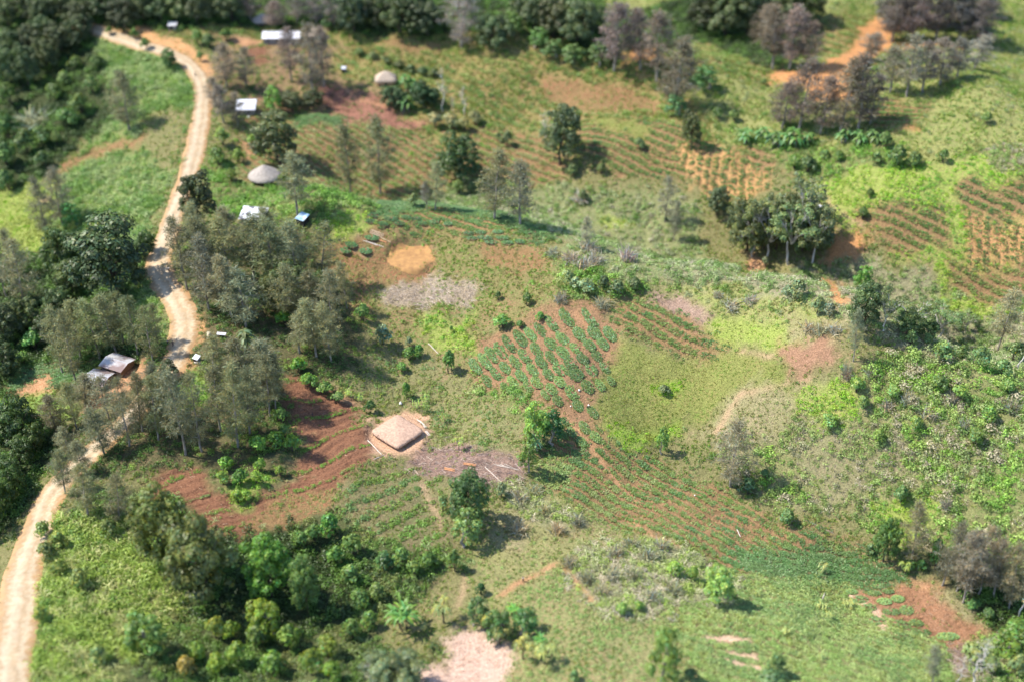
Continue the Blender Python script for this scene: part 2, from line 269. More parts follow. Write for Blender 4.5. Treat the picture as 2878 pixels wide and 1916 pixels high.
# ------------------------------------------------------------------ land cover (own colours of soils and grasses) and what grows on it
G1, G2, G3, LM, DG, BG = (.125, .18, .042), (.18, .20, .06), (.085, .14, .036), (.205, .275, .05), (.038, .060, .020), (.075, .135, .048)
TN, PK, GY, OL = (.23, .20, .10), (.36, .25, .18), (.25, .215, .165), (.20, .20, .055)
BR = (.13, .23, .045)
COVER = {  # ground colour a, colour b, patch size, plants (kind, per m2, size lo, hi, colours)
 'grass': ((.10, .12, .04), (.20, .16, .08), 5, [('tuft', 1.24, .6, 1.2, [G1, G2, TN]), ('herb', 0.375, .8, 1.6, [G3, G1])]),
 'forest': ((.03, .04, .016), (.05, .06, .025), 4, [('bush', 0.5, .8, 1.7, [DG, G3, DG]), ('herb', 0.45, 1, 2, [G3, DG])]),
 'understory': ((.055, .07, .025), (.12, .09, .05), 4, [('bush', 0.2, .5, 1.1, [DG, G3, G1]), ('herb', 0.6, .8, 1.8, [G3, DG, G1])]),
 'tallgrass': ((.11, .15, .05), (.15, .165, .06), 4, [('herb', .6, .8, 1.7, [BR, (.18, .23, .08)]), ('reed', .8, .6, 1.05, [(.15, .21, .065), (.11, .17, .06), (.22, .26, .12), (.18, .24, .075)]), ('bush', .26, .6, 1.5, [G3, (.13, .20, .06), (.20, .24, .11), (.09, .15, .05)]), ('tuft', .5, 1, 1.6, [G1, (.15, .22, .07)])]),
 'cane': ((.10, .125, .04), (.16, .16, .06), 4, [('reed', 1.1, .75, 1.35, [(.21, .25, .07), (.16, .21, .055), (.27, .27, .12), (.13, .18, .045), (.24, .28, .08)]), ('bush', .30, .7, 1.7, [(.17, .22, .055), (.13, .18, .04), (.21, .25, .07), G3, (.10, .16, .045)]), ('herb', .4, 1, 2, [BR, (.19, .24, .07)])]),
 'lime': ((.17, .24, .04), (.23, .23, .075), 4, [('tuft', 2.63, .5, .95, [LM, (.20, .31, .05), (.25, .27, .08), G2]), ('herb', 0.18, .6, 1.2, [LM, G1])]),
 'limebush': ((.16, .24, .04), (.24, .22, .08), 5, [('herb', 1.35, .9, 1.7, [LM, (.17, .29, .04), BR]), ('bush', 0.12, .5, .9, [BR, LM])]),
 'grasslime': ((.14, .22, .05), (.17, .21, .06), 4, [('tuft', 2.17, .7, 1.1, [(.15, .26, .05), G2])]),
 'redmix': ((.23, .105, .058), (.14, .125, .05), 4, [('herb', 0.42, .6, 1.3, [G3, G1, G2]), ('tuft', 0.542, .6, 1, [G2, TN])]),
 'village': ((.26, .14, .09), (.11, .12, .045), 5, [('herb', 0.525, .8, 1.6, [G3, G1]), ('bush', 0.08, .6, 1.2, [G3, DG])]),
 'redrows': ((.17, .075, .055), (.24, .12, .08), 3, [('row_mat', 0.675, .8, 1.1, [(.10, .085, .04), G3])]),
 'gardenrows': ((.21, .118, .063), (.165, .12, .055), 5, [('row_mat', 3.4, .7, 1.15, [(.15, .18, .06), (.19, .20, .085), (.10, .145, .045)]), ('herb', .14, 1, 2, [BR, G1])]),
 'brightshrub': ((.09, .13, .04), (.16, .14, .06), 4, [('bush', .42, .6, 1.5, [BR, (.11, .19, .045), G3, (.18, .27, .07), (.21, .24, .10)]), ('herb', .8, .9, 1.8, [BR, (.18, .25, .07), G2]), ('reed', .1, .5, .9, [(.21, .25, .11)])]),
 'paleshrub': ((.15, .165, .08), (.22, .18, .12), 5, [('bush', .34, .6, 1.5, [(.19, .22, .11), (.13, .18, .065), (.24, .22, .15), (.10, .15, .05)]), ('reed', .4, .5, .85, [(.26, .26, .16), (.19, .24, .10)]), ('herb', .6, .8, 1.6, [(.20, .26, .10), G1])]),
 'valley': ((.14, .175, .065), (.19, .17, .09), 5, [('herb', .8, .8, 1.8, [(.17, .24, .09), G1, (.21, .25, .12)]), ('bush', .20, .6, 1.4, [G3, (.20, .22, .12), (.13, .19, .065), (.25, .23, .17)]), ('reed', .25, .5, .85, [(.26, .26, .17), (.19, .24, .10)])]),
 'redsoil': ((.125, .058, .034), (.20, .10, .058), 2.5, [('row_herb', 5, .5, .95, [G1, BR, G2, (.15, .20, .07)]), ('herb', .06, .5, .9, [G1, G2]), ('stalk', .15, .4, .9, [PK, (.22, .14, .09)])]),
 'clayyard': ((.37, .22, .14), (.44, .28, .185), 3, [('stalk', 0.2, .3, .7, [(.40, .27, .17)])]),
 'clay': ((.30, .155, .075), (.37, .215, .12), 4, [('tuft', 0.0775, .5, .8, [TN])]),
 'cutbank': ((.45, .22, .09), (.40, .24, .12), 3, [('tuft', 0.186, .5, .9, [G2, TN])]),
 'ochre': ((.42, .215, .055), (.50, .27, .085), 3, []),
 'straw': ((.22, .17, .11), (.30, .25, .19), 3, [('stalk', 2.6, .7, 1.3, [(.42, .36, .31), (.36, .30, .25), (.28, .23, .19)]), ('herb', 0.45, .6, 1.1, [G1, G2])]),
 'debris': ((.16, .10, .078), (.23, .16, .125), 3, [('stalk', 1.5, .6, 1.4, [(.26, .20, .18), (.19, .14, .125), (.34, .27, .23)]), ('herb', 0.075, .6, 1.2, [G2, TN])]),
 'dryred': ((.22, .145, .105), (.27, .19, .145), 3, [('stalk', 1.3, .5, 1.1, [(.28, .21, .17), (.20, .14, .115), (.16, .11, .09)])]),
 'pinkstraw': ((.38, .26, .20), (.45, .33, .26), 3, [('stalk', 1.2, .4, .9, [(.46, .33, .27), (.36, .25, .2)])]),
 'weedy': ((.11, .13, .05), (.17, .12, .07), 3, [('row_herb', 1.2, .9, 1.7, [(.12, .20, .05), G1, (.09, .15, .05)]), ('tuft', 0.93, .6, 1, [G1, G2, TN])]),
 'weedygarden': ((.12, .155, .055), (.20, .145, .08), 4, [('herb', 1.05, .7, 1.5, [(.11, .18, .06), G1, G2]), ('tuft', 1.24, .6, 1.1, [G2, (.21, .20, .10)])]),
 'knoll': ((.115, .15, .045), (.205, .13, .07), 5, [('tuft', 1.5, .6, 1.1, [G2, (.19, .17, .08), G1, (.15, .21, .05)]), ('herb', .4, .7, 1.5, [BR, G1, (.17, .25, .06)])]),
 'bedsoil': ((.24, .14, .075), (.17, .105, .06), 3, [('herb', .55, .45, .85, [G3, BG, G2]), ('tuft', .25, .4, .8, [G2, TN])]),
 'crop': ((.215, .125, .065), (.17, .12, .055), 4, [('row_mat', 4.2, .65, 1.1, [BG, (.095, .145, .045), (.125, .17, .055), (.16, .185, .07)]), ('herb', .15, .6, 1.1, [G2]), ('tuft', .2, .5, .9, [G2, TN])]),
 'sparsecrop': ((.23, .135, .07), (.185, .125, .06), 4, [('row_mat', 2.6, .6, 1.1, [(.11, .16, .05), (.15, .185, .065), BG]), ('tuft', .4, .5, .9, [G2, TN]), ('herb', .2, .6, 1.1, [G1, BR])]),
 'cropdense': ((.18, .12, .065), (.11, .12, .045), 4, [('row_mat', 5, .75, 1.2, [(.075, .125, .05), (.095, .145, .055), BG]), ('mat', .4, .8, 1.3, [BG])]),
 'cropgreen': ((.19, .15, .075), (.16, .175, .07), 5, [('row_mat', 3.4, .7, 1.15, [(.16, .215, .07), (.20, .24, .09), (.12, .175, .06)]), ('herb', .9, .7, 1.5, [(.19, .26, .085), G2, (.23, .28, .11)]), ('tuft', .6, .6, 1, [(.23, .26, .11)])]),
 'palesoil': ((.40, .25, .16), (.50, .36, .25), 3, []),
 'orangerows': ((.38, .20, .09), (.28, .18, .075), 4, [('row_mat', 1.62, .9, 1.3, [(.09, .14, .05), (.11, .16, .05)])]),
 'orange': ((.40, .19, .075), (.33, .17, .075), 4, [('tuft', 0.124, .5, .9, [G2])]),
 'orangebrown': ((.26, .13, .07), (.20, .115, .068), 2.5, [('herb', .25, .5, 1, [G1, G2]), ('stalk', .9, .4, .9, [PK, (.25, .15, .09), (.17, .10, .06)]), ('tuft', .2, .5, .9, [TN])]),
 'brownsoil': ((.21, .12, .072), (.26, .15, .095), 3, [('herb', .18, .5, 1, [G1, G2]), ('stalk', .3, .3, .7, [(.2, .12, .08)])]),
 'olive': ((.13, .165, .04), (.185, .165, .058), 5, [('tuft', 2.8, .3, .6, [(.15, .18, .045), (.19, .18, .065), (.13, .18, .04)]), ('herb', .05, .5, .9, [(.14, .2, .05)])]),
 'oliveedge': ((.17, .25, .04), (.18, .22, .05), 4, [('tuft', 1.86, .6, 1.1, [(.18, .29, .04), OL]), ('herb', 0.45, .8, 1.4, [(.19, .31, .05)])]),
 'drygrass': ((.185, .185, .08), (.235, .19, .11), 4, [('tuft', 2.4, .5, .95, [TN, (.21, .20, .09), (.19, .21, .08)]), ('herb', .25, .6, 1.2, [G2, (.17, .22, .07)]), ('stalk', .2, .4, .9, [PK])]),
 'dryscrub': ((.15, .16, .07), (.21, .17, .10), 4, [('tuft', 1.6, .6, 1.2, [TN, (.20, .21, .08), GY, (.17, .22, .07)]), ('bush', .48, .5, 1.3, [(.16, .22, .07), (.26, .23, .17), (.19, .24, .09), (.13, .17, .055), (.23, .22, .14)]), ('herb', .9, .8, 1.6, [G1, (.19, .25, .08)]), ('reed', .3, .4, .8, [(.28, .25, .18), (.22, .24, .11)])]),
 'scrub': ((.12, .15, .05), (.19, .17, .08), 5, [('bush', .48, .7, 1.8, [(.20, .28, .07), (.14, .23, .055), (.22, .28, .09), (.10, .15, .045), (.26, .23, .16), (.20, .24, .10), (.17, .27, .06)]), ('herb', .9, .9, 1.9, [BR, (.19, .26, .08), G1]), ('reed', .18, .45, .85, [(.23, .25, .12), (.27, .23, .16)]), ('tuft', .5, .7, 1.2, [(.22, .22, .11), G2])]),
 'dryscrub2': ((.16, .165, .08), (.20, .18, .11), 3, [('reed', 1.0, .45, .85, [(.30, .29, .19), (.25, .27, .13), (.34, .30, .23), (.24, .29, .10)]), ('bush', .65, .5, 1.2, [(.27, .27, .16), (.22, .28, .08), (.20, .23, .10), (.28, .26, .20)]), ('herb', .6, .8, 1.6, [(.20, .26, .07), G2])]),
 'weedfield': ((.16, .19, .07), (.22, .165, .085), 4, [('herb', 1.4, .6, 1.2, [(.17, .25, .08), (.21, .26, .10), (.12, .19, .06)]), ('tuft', 1.3, .5, .95, [(.21, .23, .10), G2])]),
 'tangrass': ((.165, .19, .065), (.22, .175, .09), 5, [('tuft', 2.4, .5, .95, [(.19, .22, .075), TN, (.17, .22, .065), G2]), ('herb', .35, .7, 1.4, [G1, (.16, .23, .07)])]),
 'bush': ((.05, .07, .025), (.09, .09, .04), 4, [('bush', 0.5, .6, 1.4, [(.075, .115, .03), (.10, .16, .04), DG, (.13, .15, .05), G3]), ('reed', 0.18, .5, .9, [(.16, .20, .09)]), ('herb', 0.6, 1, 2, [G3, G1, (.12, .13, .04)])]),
 'hillgrass': ((.145, .165, .05), (.24, .14, .072), 9, [('row_mat', .9, 1, 1.7, [(.11, .16, .05), (.17, .20, .07)]), ('tuft', 1.24, .8, 1.4, [G2, (.19, .18, .07), G1]), ('herb', 0.375, .9, 1.8, [G3, G1]), ('bush', 0.03, .6, 1.2, [G3])]),
 'hillgreen': ((.17, .20, .06), (.21, .19, .08), 8, [('tuft', 1.08, .8, 1.4, [(.18, .22, .06), (.22, .21, .09), G2]), ('herb', 0.45, .9, 1.8, [G1, (.14, .20, .06)]), ('bush', 0.07, .6, 1.2, [G3, (.17, .19, .10)])]),
 'path': ((.33, .22, .14), (.28, .20, .11), 3, []),
}
NAMES = list(COVER)
def pl(s): return [tuple(map(float, p.split(','))) for p in s.split()]
AREAS = [  # painter's order; corners in overview units
 ('hillgrass', '-200,-120 2600,-120 2600,330 1560,330 800,330 480,90 -200,90'),
 ('hillgreen', '1560,160 2050,180 2355,90 2600,60 2600,420 2000,400 1650,330'),
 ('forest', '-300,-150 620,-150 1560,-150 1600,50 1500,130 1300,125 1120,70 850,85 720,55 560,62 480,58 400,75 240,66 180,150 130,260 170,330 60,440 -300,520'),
 ('hillgreen', '1320,-150 2600,-150 2600,110 2200,140 2020,10 1880,60 1600,0 1400,20'),
 ('forest', '1560,-20 1900,-20 1880,120 1760,160 1640,110 1580,90'),
 ('redmix', '1270,170 1400,190 1500,235 1540,255 1400,258 1250,220'), ('redmix', '1150,290 1250,310 1290,370 1290,400 1240,390 1180,340'),
 ('redmix', '860,98 1000,92 1040,112 900,112'),
 ('orange', '1765,172 1880,158 1945,98 2035,12 2065,60 2035,125 1965,172 1950,240 1880,235 1850,198 1785,198'), ('orange', '1430,115 1500,112 1500,140 1440,140'),
 ('orange', '2050,105 2200,100 2230,118 2060,122'), ('orange', '1270,90 1310,85 1310,105 1275,108'),
 ('tallgrass', '220,90 370,125 440,190 445,300 405,400 375,470 310,570 150,570 125,420 230,290 190,150'),
 ('forest', '100,150 200,100 260,180 300,260 230,300 120,330 60,420 -60,460 -60,200'),
 ('redmix', '130,372 230,327 335,308 320,330 200,362 150,400'), ('clay', '398,290 442,288 436,340 420,352 393,330'),
 ('grass', '330,260 445,250 440,300 400,400 330,330'),
 ('lime', '-60,450 50,412 150,408 150,470 115,560 95,585 -60,600'), ('path', '90,458 105,453 120,460 112,468 96,469'),
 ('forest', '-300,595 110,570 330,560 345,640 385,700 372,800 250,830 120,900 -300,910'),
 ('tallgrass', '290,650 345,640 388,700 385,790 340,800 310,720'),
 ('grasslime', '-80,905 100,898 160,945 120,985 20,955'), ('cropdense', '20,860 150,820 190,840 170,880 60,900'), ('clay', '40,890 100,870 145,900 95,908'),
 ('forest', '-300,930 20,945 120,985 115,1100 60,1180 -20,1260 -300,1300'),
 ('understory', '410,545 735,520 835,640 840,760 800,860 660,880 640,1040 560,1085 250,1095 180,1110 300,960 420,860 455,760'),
 ('understory', '120,900 380,800 400,850 300,965 180,1080 120,1050 160,960'),
 ('clay', '180,868 250,858 300,832 325,845 310,880 262,920 240,960 190,990 165,975 200,900'), ('grass', '160,960 235,925 250,945 190,1010'),
 ('grasslime', '425,850 490,815 520,870 470,940 400,905'), ('cutbank', '432,660 445,720 450,760 436,800 410,860 398,870 420,800 436,745 425,690'),
 ('village', '480,75 720,85 850,125 880,230 800,262 700,262 560,270 490,200'), ('cutbank', '240,62 330,70 430,105 475,150 492,215 480,250 462,200 440,150 390,115 310,96 250,84'),
 ('clay', '530,95 600,85 610,105 545,118'), ('redsoil', '565,115 620,112 630,145 590,150'),
 ('redrows', '740,192 830,205 905,245 905,268 820,262 740,245'), ('hillgrass', '760,120 870,125 880,190 780,180'), ('clay', '860,215 905,225 910,250 870,245'),
 ('gardenrows', '560,275 720,258 900,270 1000,330 1070,420 860,485 720,450 560,420'), ('cropdense', '690,258 800,262 790,285 700,290'),
 ('redrows', '790,250 960,275 980,290 900,300 800,275'),
 ('brightshrub', '490,340 560,420 700,430 860,480 835,495 725,545 700,525 520,515 465,430'), ('clay', '555,340 580,335 580,365 560,370'),
 ('valley', '850,470 1070,400 1250,395 1600,460 1720,640 1560,625 1420,665 1280,560 1000,470'), ('cropdense', '850,455 1000,465 1280,560 1260,575 1000,490 850,485'),
 ('gardenrows', '1090,270 1290,330 1330,410 1250,420 1080,410 1060,330'),
 ('crop', '1340,280 1560,290 1600,340 1590,420 1450,400 1340,360'), ('olive', '1350,275 1480,285 1500,330 1400,310'),
 ('orangerows', '1530,335 1660,335 1790,375 1765,430 1680,460 1620,450 1590,420'), ('crop', '1650,335 1750,345 1800,370 1780,390 1680,350'),
 ('lime', '1365,495 1440,498 1485,518 1400,520'),
 ('brightshrub', '1640,280 1760,310 1850,325 2020,330 2120,380 2000,395 1830,400 1770,350'), ('crop', '2000,235 2145,240 2110,292 1990,288'), ('orange', '2058,300 2110,286 2120,292 2080,312'),
 ('limebush', '1850,420 2000,385 2200,375 2420,330 2420,700 2200,660 2000,560 1900,500'), ('dryscrub', '2260,345 2420,330 2420,410 2290,395'),
 ('crop', '1950,490 2150,485 2190,590 2010,580'), ('orangerows', '2200,505 2420,505 2420,600 2230,575'), ('crop', '2180,430 2420,430 2420,500 2200,500'), ('crop', '2190,590 2420,600 2420,690 2220,660'),
 ('orange', '1890,585 1930,545 1988,568 1985,612 1900,612'), ('orange', '1865,640 1935,635 1955,690 1910,722 1880,690'), ('path', '1895,440 1903,438 1908,470 1903,490 1898,489 1901,468'),
 ('paleshrub', '1560,610 1720,640 1840,600 2000,610 2420,690 2420,860 2100,800 1950,760 1790,760 1650,690 1500,640'), ('clay', '1700,570 1760,600 1745,640 1715,610'),
 ('limebush', '2150,660 2300,680 2360,720 2200,720'), ('orange', '1870,650 1930,640 1948,690 1910,715'),
 ('knoll', '715,545 840,490 1000,478 1280,560 1420,680 1310,705 1130,755 1060,845 950,800 830,745 785,640'), ('crop', '835,490 1000,478 1160,520 1200,560 1040,530 850,515'),
 ('redmix', '745,552 845,520 890,560 890,640 830,690 780,620'), ('redmix', '1100,545 1250,562 1300,605 1200,622 1120,592'), ('redmix', '800,640 860,690 850,730 820,720'),
 ('limebush', '720,535 830,490 840,520 760,555'), ('limebush', '960,720 1100,730 1080,830 1000,790'),
 ('straw', '900,660 930,628 1000,618 1060,645 1098,650 1100,680 1085,715 1060,690 1010,680 960,708 900,695'),
 ('redmix', '872,596 890,558 935,544 1000,560 1018,600 1005,622 960,645 910,640 885,615'),
 ('brightshrub', '1270,590 1340,590 1420,640 1480,650 1430,700 1330,700 1270,640'),
 ('bedsoil', '1085,800 1150,760 1235,720 1315,698 1372,700 1425,760 1422,800 1388,880 1385,960 1405,1010 1330,1010 1270,945 1190,905 1065,850'),
 ('crop', '1420,702 1500,690 1570,720 1655,765 1662,812 1560,800 1420,770'), ('dryred', '1480,672 1560,668 1650,702 1662,725 1605,742 1500,697'),
 ('hillgreen', '1480,640 1720,650 1950,750 1950,775 1830,775 1650,705 1560,665'), ('lime', '1635,732 1720,718 1825,780 1780,812 1660,792'), ('dryred', '1480,672 1560,668 1650,702 1662,725 1605,742 1500,697'),
 ('drygrass', '1790,740 1950,745 1950,778 1830,772'),
 ('brownsoil', '1780,800 1832,774 1930,780 1942,825 1900,836 1792,826'),
 ('weedygarden', '835,830 960,795 1070,855 1185,920 1240,1000 1200,1075 1000,1015 940,945 860,905'), ('brightshrub', '1060,850 1190,910 1260,960 1200,960 1100,900'),
 ('olive', '1420,788 1665,812 1790,832 1840,872 1700,885 1640,925 1570,1005 1450,1022 1388,1000 1400,870'), ('oliveedge', '1395,975 1570,985 1560,1015 1450,1025'), ('oliveedge', '1500,880 1570,880 1570,925 1520,930'),
 ('drygrass', '1650,920 1700,885 1850,868 1945,870 2020,930 1900,980 1760,1010 1650,1040 1590,1010'),
 ('dryscrub', '1650,1000 1900,960 2040,950 2110,1100 2000,1160 1900,1205 1750,1135 1640,1050'),
 ('scrub', '1940,860 2100,795 2420,860 2420,1350 2200,1300 2060,1255 1960,1190 2110,1100 2030,940'), ('limebush', '1830,880 1950,880 1990,940 1900,990 1850,950'), ('scrub', '1700,1040 1800,1010 1900,1120 1800,1160'), ('limebush', '2000,1140 2130,1110 2200,1190 2060,1250'),
 ('path', '1640,1000 1652,970 1700,905 1860,862 1862,868 1708,912 1660,974 1650,1003'),
 ('crop', '1215,1000 1330,985 1410,1012 1520,1060 1650,1135 1800,1205 1900,1235 2110,1312 1950,1345 1700,1312 1560,1245 1375,1195 1260,1115 1240,1060'),
 ('sparsecrop', '1380,1180 1560,1120 1700,1190 1850,1230 1700,1262 1540,1230'), ('crop', '1290,1060 1420,1040 1560,1120 1450,1170 1330,1150'),
 ('cropdense', '1690,1275 1900,1252 2110,1312 2000,1345 1750,1345'), ('cropgreen', '1250,1020 1330,1090 1300,1120 1240,1090'),
 ('tangrass', '1090,1265 1200,1110 1280,1120 1400,1200 1560,1250 1400,1310 1280,1320 1150,1400 1080,1400'), ('dryscrub2', '1130,1110 1210,1110 1340,1200 1260,1230 1180,1190'),
 ('cropgreen', '1540,1400 1700,1325 1950,1345 2060,1425 2160,1490 2200,1680 1540,1680'), ('weedfield', '1140,1375 1290,1290 1390,1395 1560,1415 1600,1680 1190,1680 1160,1440'),
 ('dryscrub2', '1290,1310 1400,1240 1560,1262 1690,1325 1690,1390 1500,1415 1380,1395'),
 ('palesoil', '1605,1462 1690,1458 1745,1470 1690,1477 1620,1472'), ('palesoil', '1640,1498 1700,1520 1752,1530 1750,1545 1690,1530'), ('palesoil', '1670,1490 1735,1500 1750,1515 1690,1505'),
 ('orangebrown', '1945,1362 2120,1328 2175,1350 2285,1445 2270,1475 2150,1482 2060,1422 2000,1400'), ('palesoil', '1945,1360 1960,1358 2020,1400 2040,1440 2025,1450 2000,1405'), ('drygrass', '2140,1365 2180,1355 2290,1440 2270,1450'),
 ('debris', '2170,1480 2210,1470 2230,1500 2215,1540 2190,1560 2170,1530'), ('scrub', '2230,1470 2420,1400 2420,1600 2200,1680 2220,1540'), ('forest', '2130,1290 2420,1330 2420,1480 2300,1460 2180,1345'),
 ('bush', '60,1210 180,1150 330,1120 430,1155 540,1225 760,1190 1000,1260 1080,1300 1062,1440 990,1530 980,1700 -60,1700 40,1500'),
 ('cane', '70,1210 200,1170 330,1200 380,1290 420,1400 330,1500 200,1700 50,1700'), ('forest', '330,1190 540,1225 760,1250 900,1300 780,1440 600,1430 420,1400'),
 ('redsoil', '652,880 705,868 835,930 852,1030 830,1062 780,1122 665,1212 560,1232 515,1225 420,1152 305,1142 330,1112 450,1080 500,1110 552,1172 645,1130 695,1050 660,990 648,930'),
 ('redmix', '565,1195 680,1150 785,1118 770,1190 670,1215 570,1235'), ('weedygarden', '650,1010 690,1000 705,1050 660,1120 640,1130'),
 ('understory', '500,1108 560,1060 690,1040 690,1060 640,1130 552,1170'), ('limebush', '520,1120 600,1080 640,1110 555,1165'),
 ('weedy', '785,1115 930,1062 1010,1110 1055,1200 1065,1290 1000,1262 880,1242 765,1192'), ('path', '958,1105 968,1108 1010,1190 1025,1230 1015,1232 995,1180'),
 ('debris', '955,1035 1040,1012 1130,1040 1205,1072 1212,1112 1130,1132 1060,1122 985,1102 945,1062'), ('drygrass', '1110,1190 1160,1170 1210,1220 1180,1270 1120,1250'),
 ('clayyard', '842,1005 868,962 925,943 985,972 1000,1000 975,1030 900,1058 848,1038'),
 ('grass', '840,1420 1060,1290 1080,1340 1060,1440 990,1510 900,1500'), ('path', '1068,1320 1080,1318 1076,1350 1058,1400 1050,1398 1064,1350'),
 ('pinkstraw', '1058,1465 1100,1448 1168,1490 1180,1560 1180,1700 960,1700 980,1560 995,1530 1060,1500'),
]
APOLY = [(NAMES.index(n), poly_o(pl(s))) for n, s in AREAS]
# where relief shifts the view, place each corner on the real ground
APOLY = [(c, hit(*(np.array(pl(s)) * OV).T)[:, :2]) for (c, _), (n, s) in zip(APOLY, AREAS)]
TRAILS = [('H', '1100,975 1180,915 1260,868 1370,800 1480,742', 1.3, 'clay'), ('H', '1520,770 1600,860 1690,960 1750,1060', .9, 'clay'), ('H', '1990,470 2150,560 2352,650', 1.1, 'clay'),
          ('E', '1480,1250 1620,1400 1760,1560 1900,1760 2050,1900', 1.1, 'clay'), ('E', '130,50 60,110 150,190 200,215', .7, 'path'), ('E', '1590,575 1700,700 1850,860', .9, 'clay'), ('E', '0,1190 120,1230 250,1260', .8, 'path'),
          ('F', '640,890 500,870 380,860', .7, 'path'), ('D', '930,960 1000,1010 1060,1060', 1.2, 'clay'), ('B', '0,590 120,690 260,720 420,790 560,860', .9, 'clay'), ('B', '920,890 1060,1010 1250,1110 1420,1190', 1.2, 'redmix'),
          ('I', '1580,850 1640,890 1700,930', .8, 'clay'), ('G', '225,1050 215,1250 220,1500', .7, 'clay'), ('A', '1180,330 1300,420 1420,520', 1.6, 'cutbank'), ('C', '1000,1400 1120,1480 1250,1560', .9, 'path')]
for c_, s_, w_, n_ in TRAILS:
    q = np.array([nat(c_, *v) for v in pl(s_)]); q = hit(q[:, 0], q[:, 1])[:, :2]; t_ = np.gradient(q, axis=0); t_ = np.column_stack([-t_[:, 1], t_[:, 0]]) / np.linalg.norm(t_, axis=1)[:, None]
    APOLY.append((NAMES.index(n_), np.concatenate([q + t_ * w_ * .5, (q - t_ * w_ * .5)[::-1]])))
NTR = len(TRAILS)
def inpoly(x, y, P):
    c = np.zeros(x.shape, bool); j = len(P) - 1
    for i in range(len(P)):
        xi, yi = P[i]; xj, yj = P[j]
        m = (yi > y) != (yj > y)
        c ^= m & (x < (xj - xi) * (y - yi) / (yj - yi + 1e-12) + xi); j = i
    return c
def classify(x, y, jit=1.0):
    xs_ = x + .25 * rng.normal(size=x.shape) + 1.2 * (fbm(x, y, 6, 21, 2) - .5); ys_ = y + .25 * rng.normal(size=x.shape) + 1.2 * (fbm(x, y, 6, 31, 2) - .5)
    x0 = x + 3.2 * (fbm(x, y, 7, 21, 2) - .5) * 2 + jit * rng.normal(size=x.shape); y0 = y + 3.2 * (fbm(x, y, 7, 31, 2) - .5) * 2 + jit * rng.normal(size=x.shape)
    k = np.zeros(x.shape, int); x0 = x0 + 5 * (fbm(x, y, 19, 23, 2) - .5); y0 = y0 + 5 * (fbm(x, y, 19, 33, 2) - .5)
    xj, yj = x0, y0
    for ia, (c, P) in enumerate(APOLY):
        x0, y0 = (xs_, ys_) if NAMES[c] in ('path', 'palesoil') or ia >= len(APOLY) - NTR else (xj, yj)
        a = P.min(0); b = P.max(0); m = np.nonzero((x0 > a[0]) & (x0 < b[0]) & (y0 > a[1]) & (y0 < b[1]))[0]
        if len(m): k[m[inpoly(x0[m], y0[m], P)]] = c
    return k
ROADW = hit(np.array([a for a, b, c in ROAD_O]) * OV, np.array([b for a, b, c in ROAD_O]) * OV)[:, :2]
RW = np.array([c for a, b, c in ROAD_O]) * 1.14
def catmull(P, n):
    P = np.vstack([2 * P[0] - P[1], P, 2 * P[-1] - P[-2]]); out = []
    for i in range(1, len(P) - 2):
        for t in np.linspace(0, 1, n, endpoint=False):
            a, b, c, d = P[i - 1:i + 3]; out.append(.5 * (2 * b + (c - a) * t + (2 * a - 5 * b + 4 * c - d) * t * t + (3 * b - 3 * c + d - a) * t ** 3))
    return np.array(out + [P[-2]])
RC = catmull(np.column_stack([ROADW, RW]), 14)
ROADW, RWD = RC[:, :2], RC[:, 2]
ROADF = ROADW[::6]

def level(px, py, r, dz=0.0):
    p = hit(px, py); FLATS.append((p[0], p[1], r, p[2] + dz)); return Vector(hit(px, py))

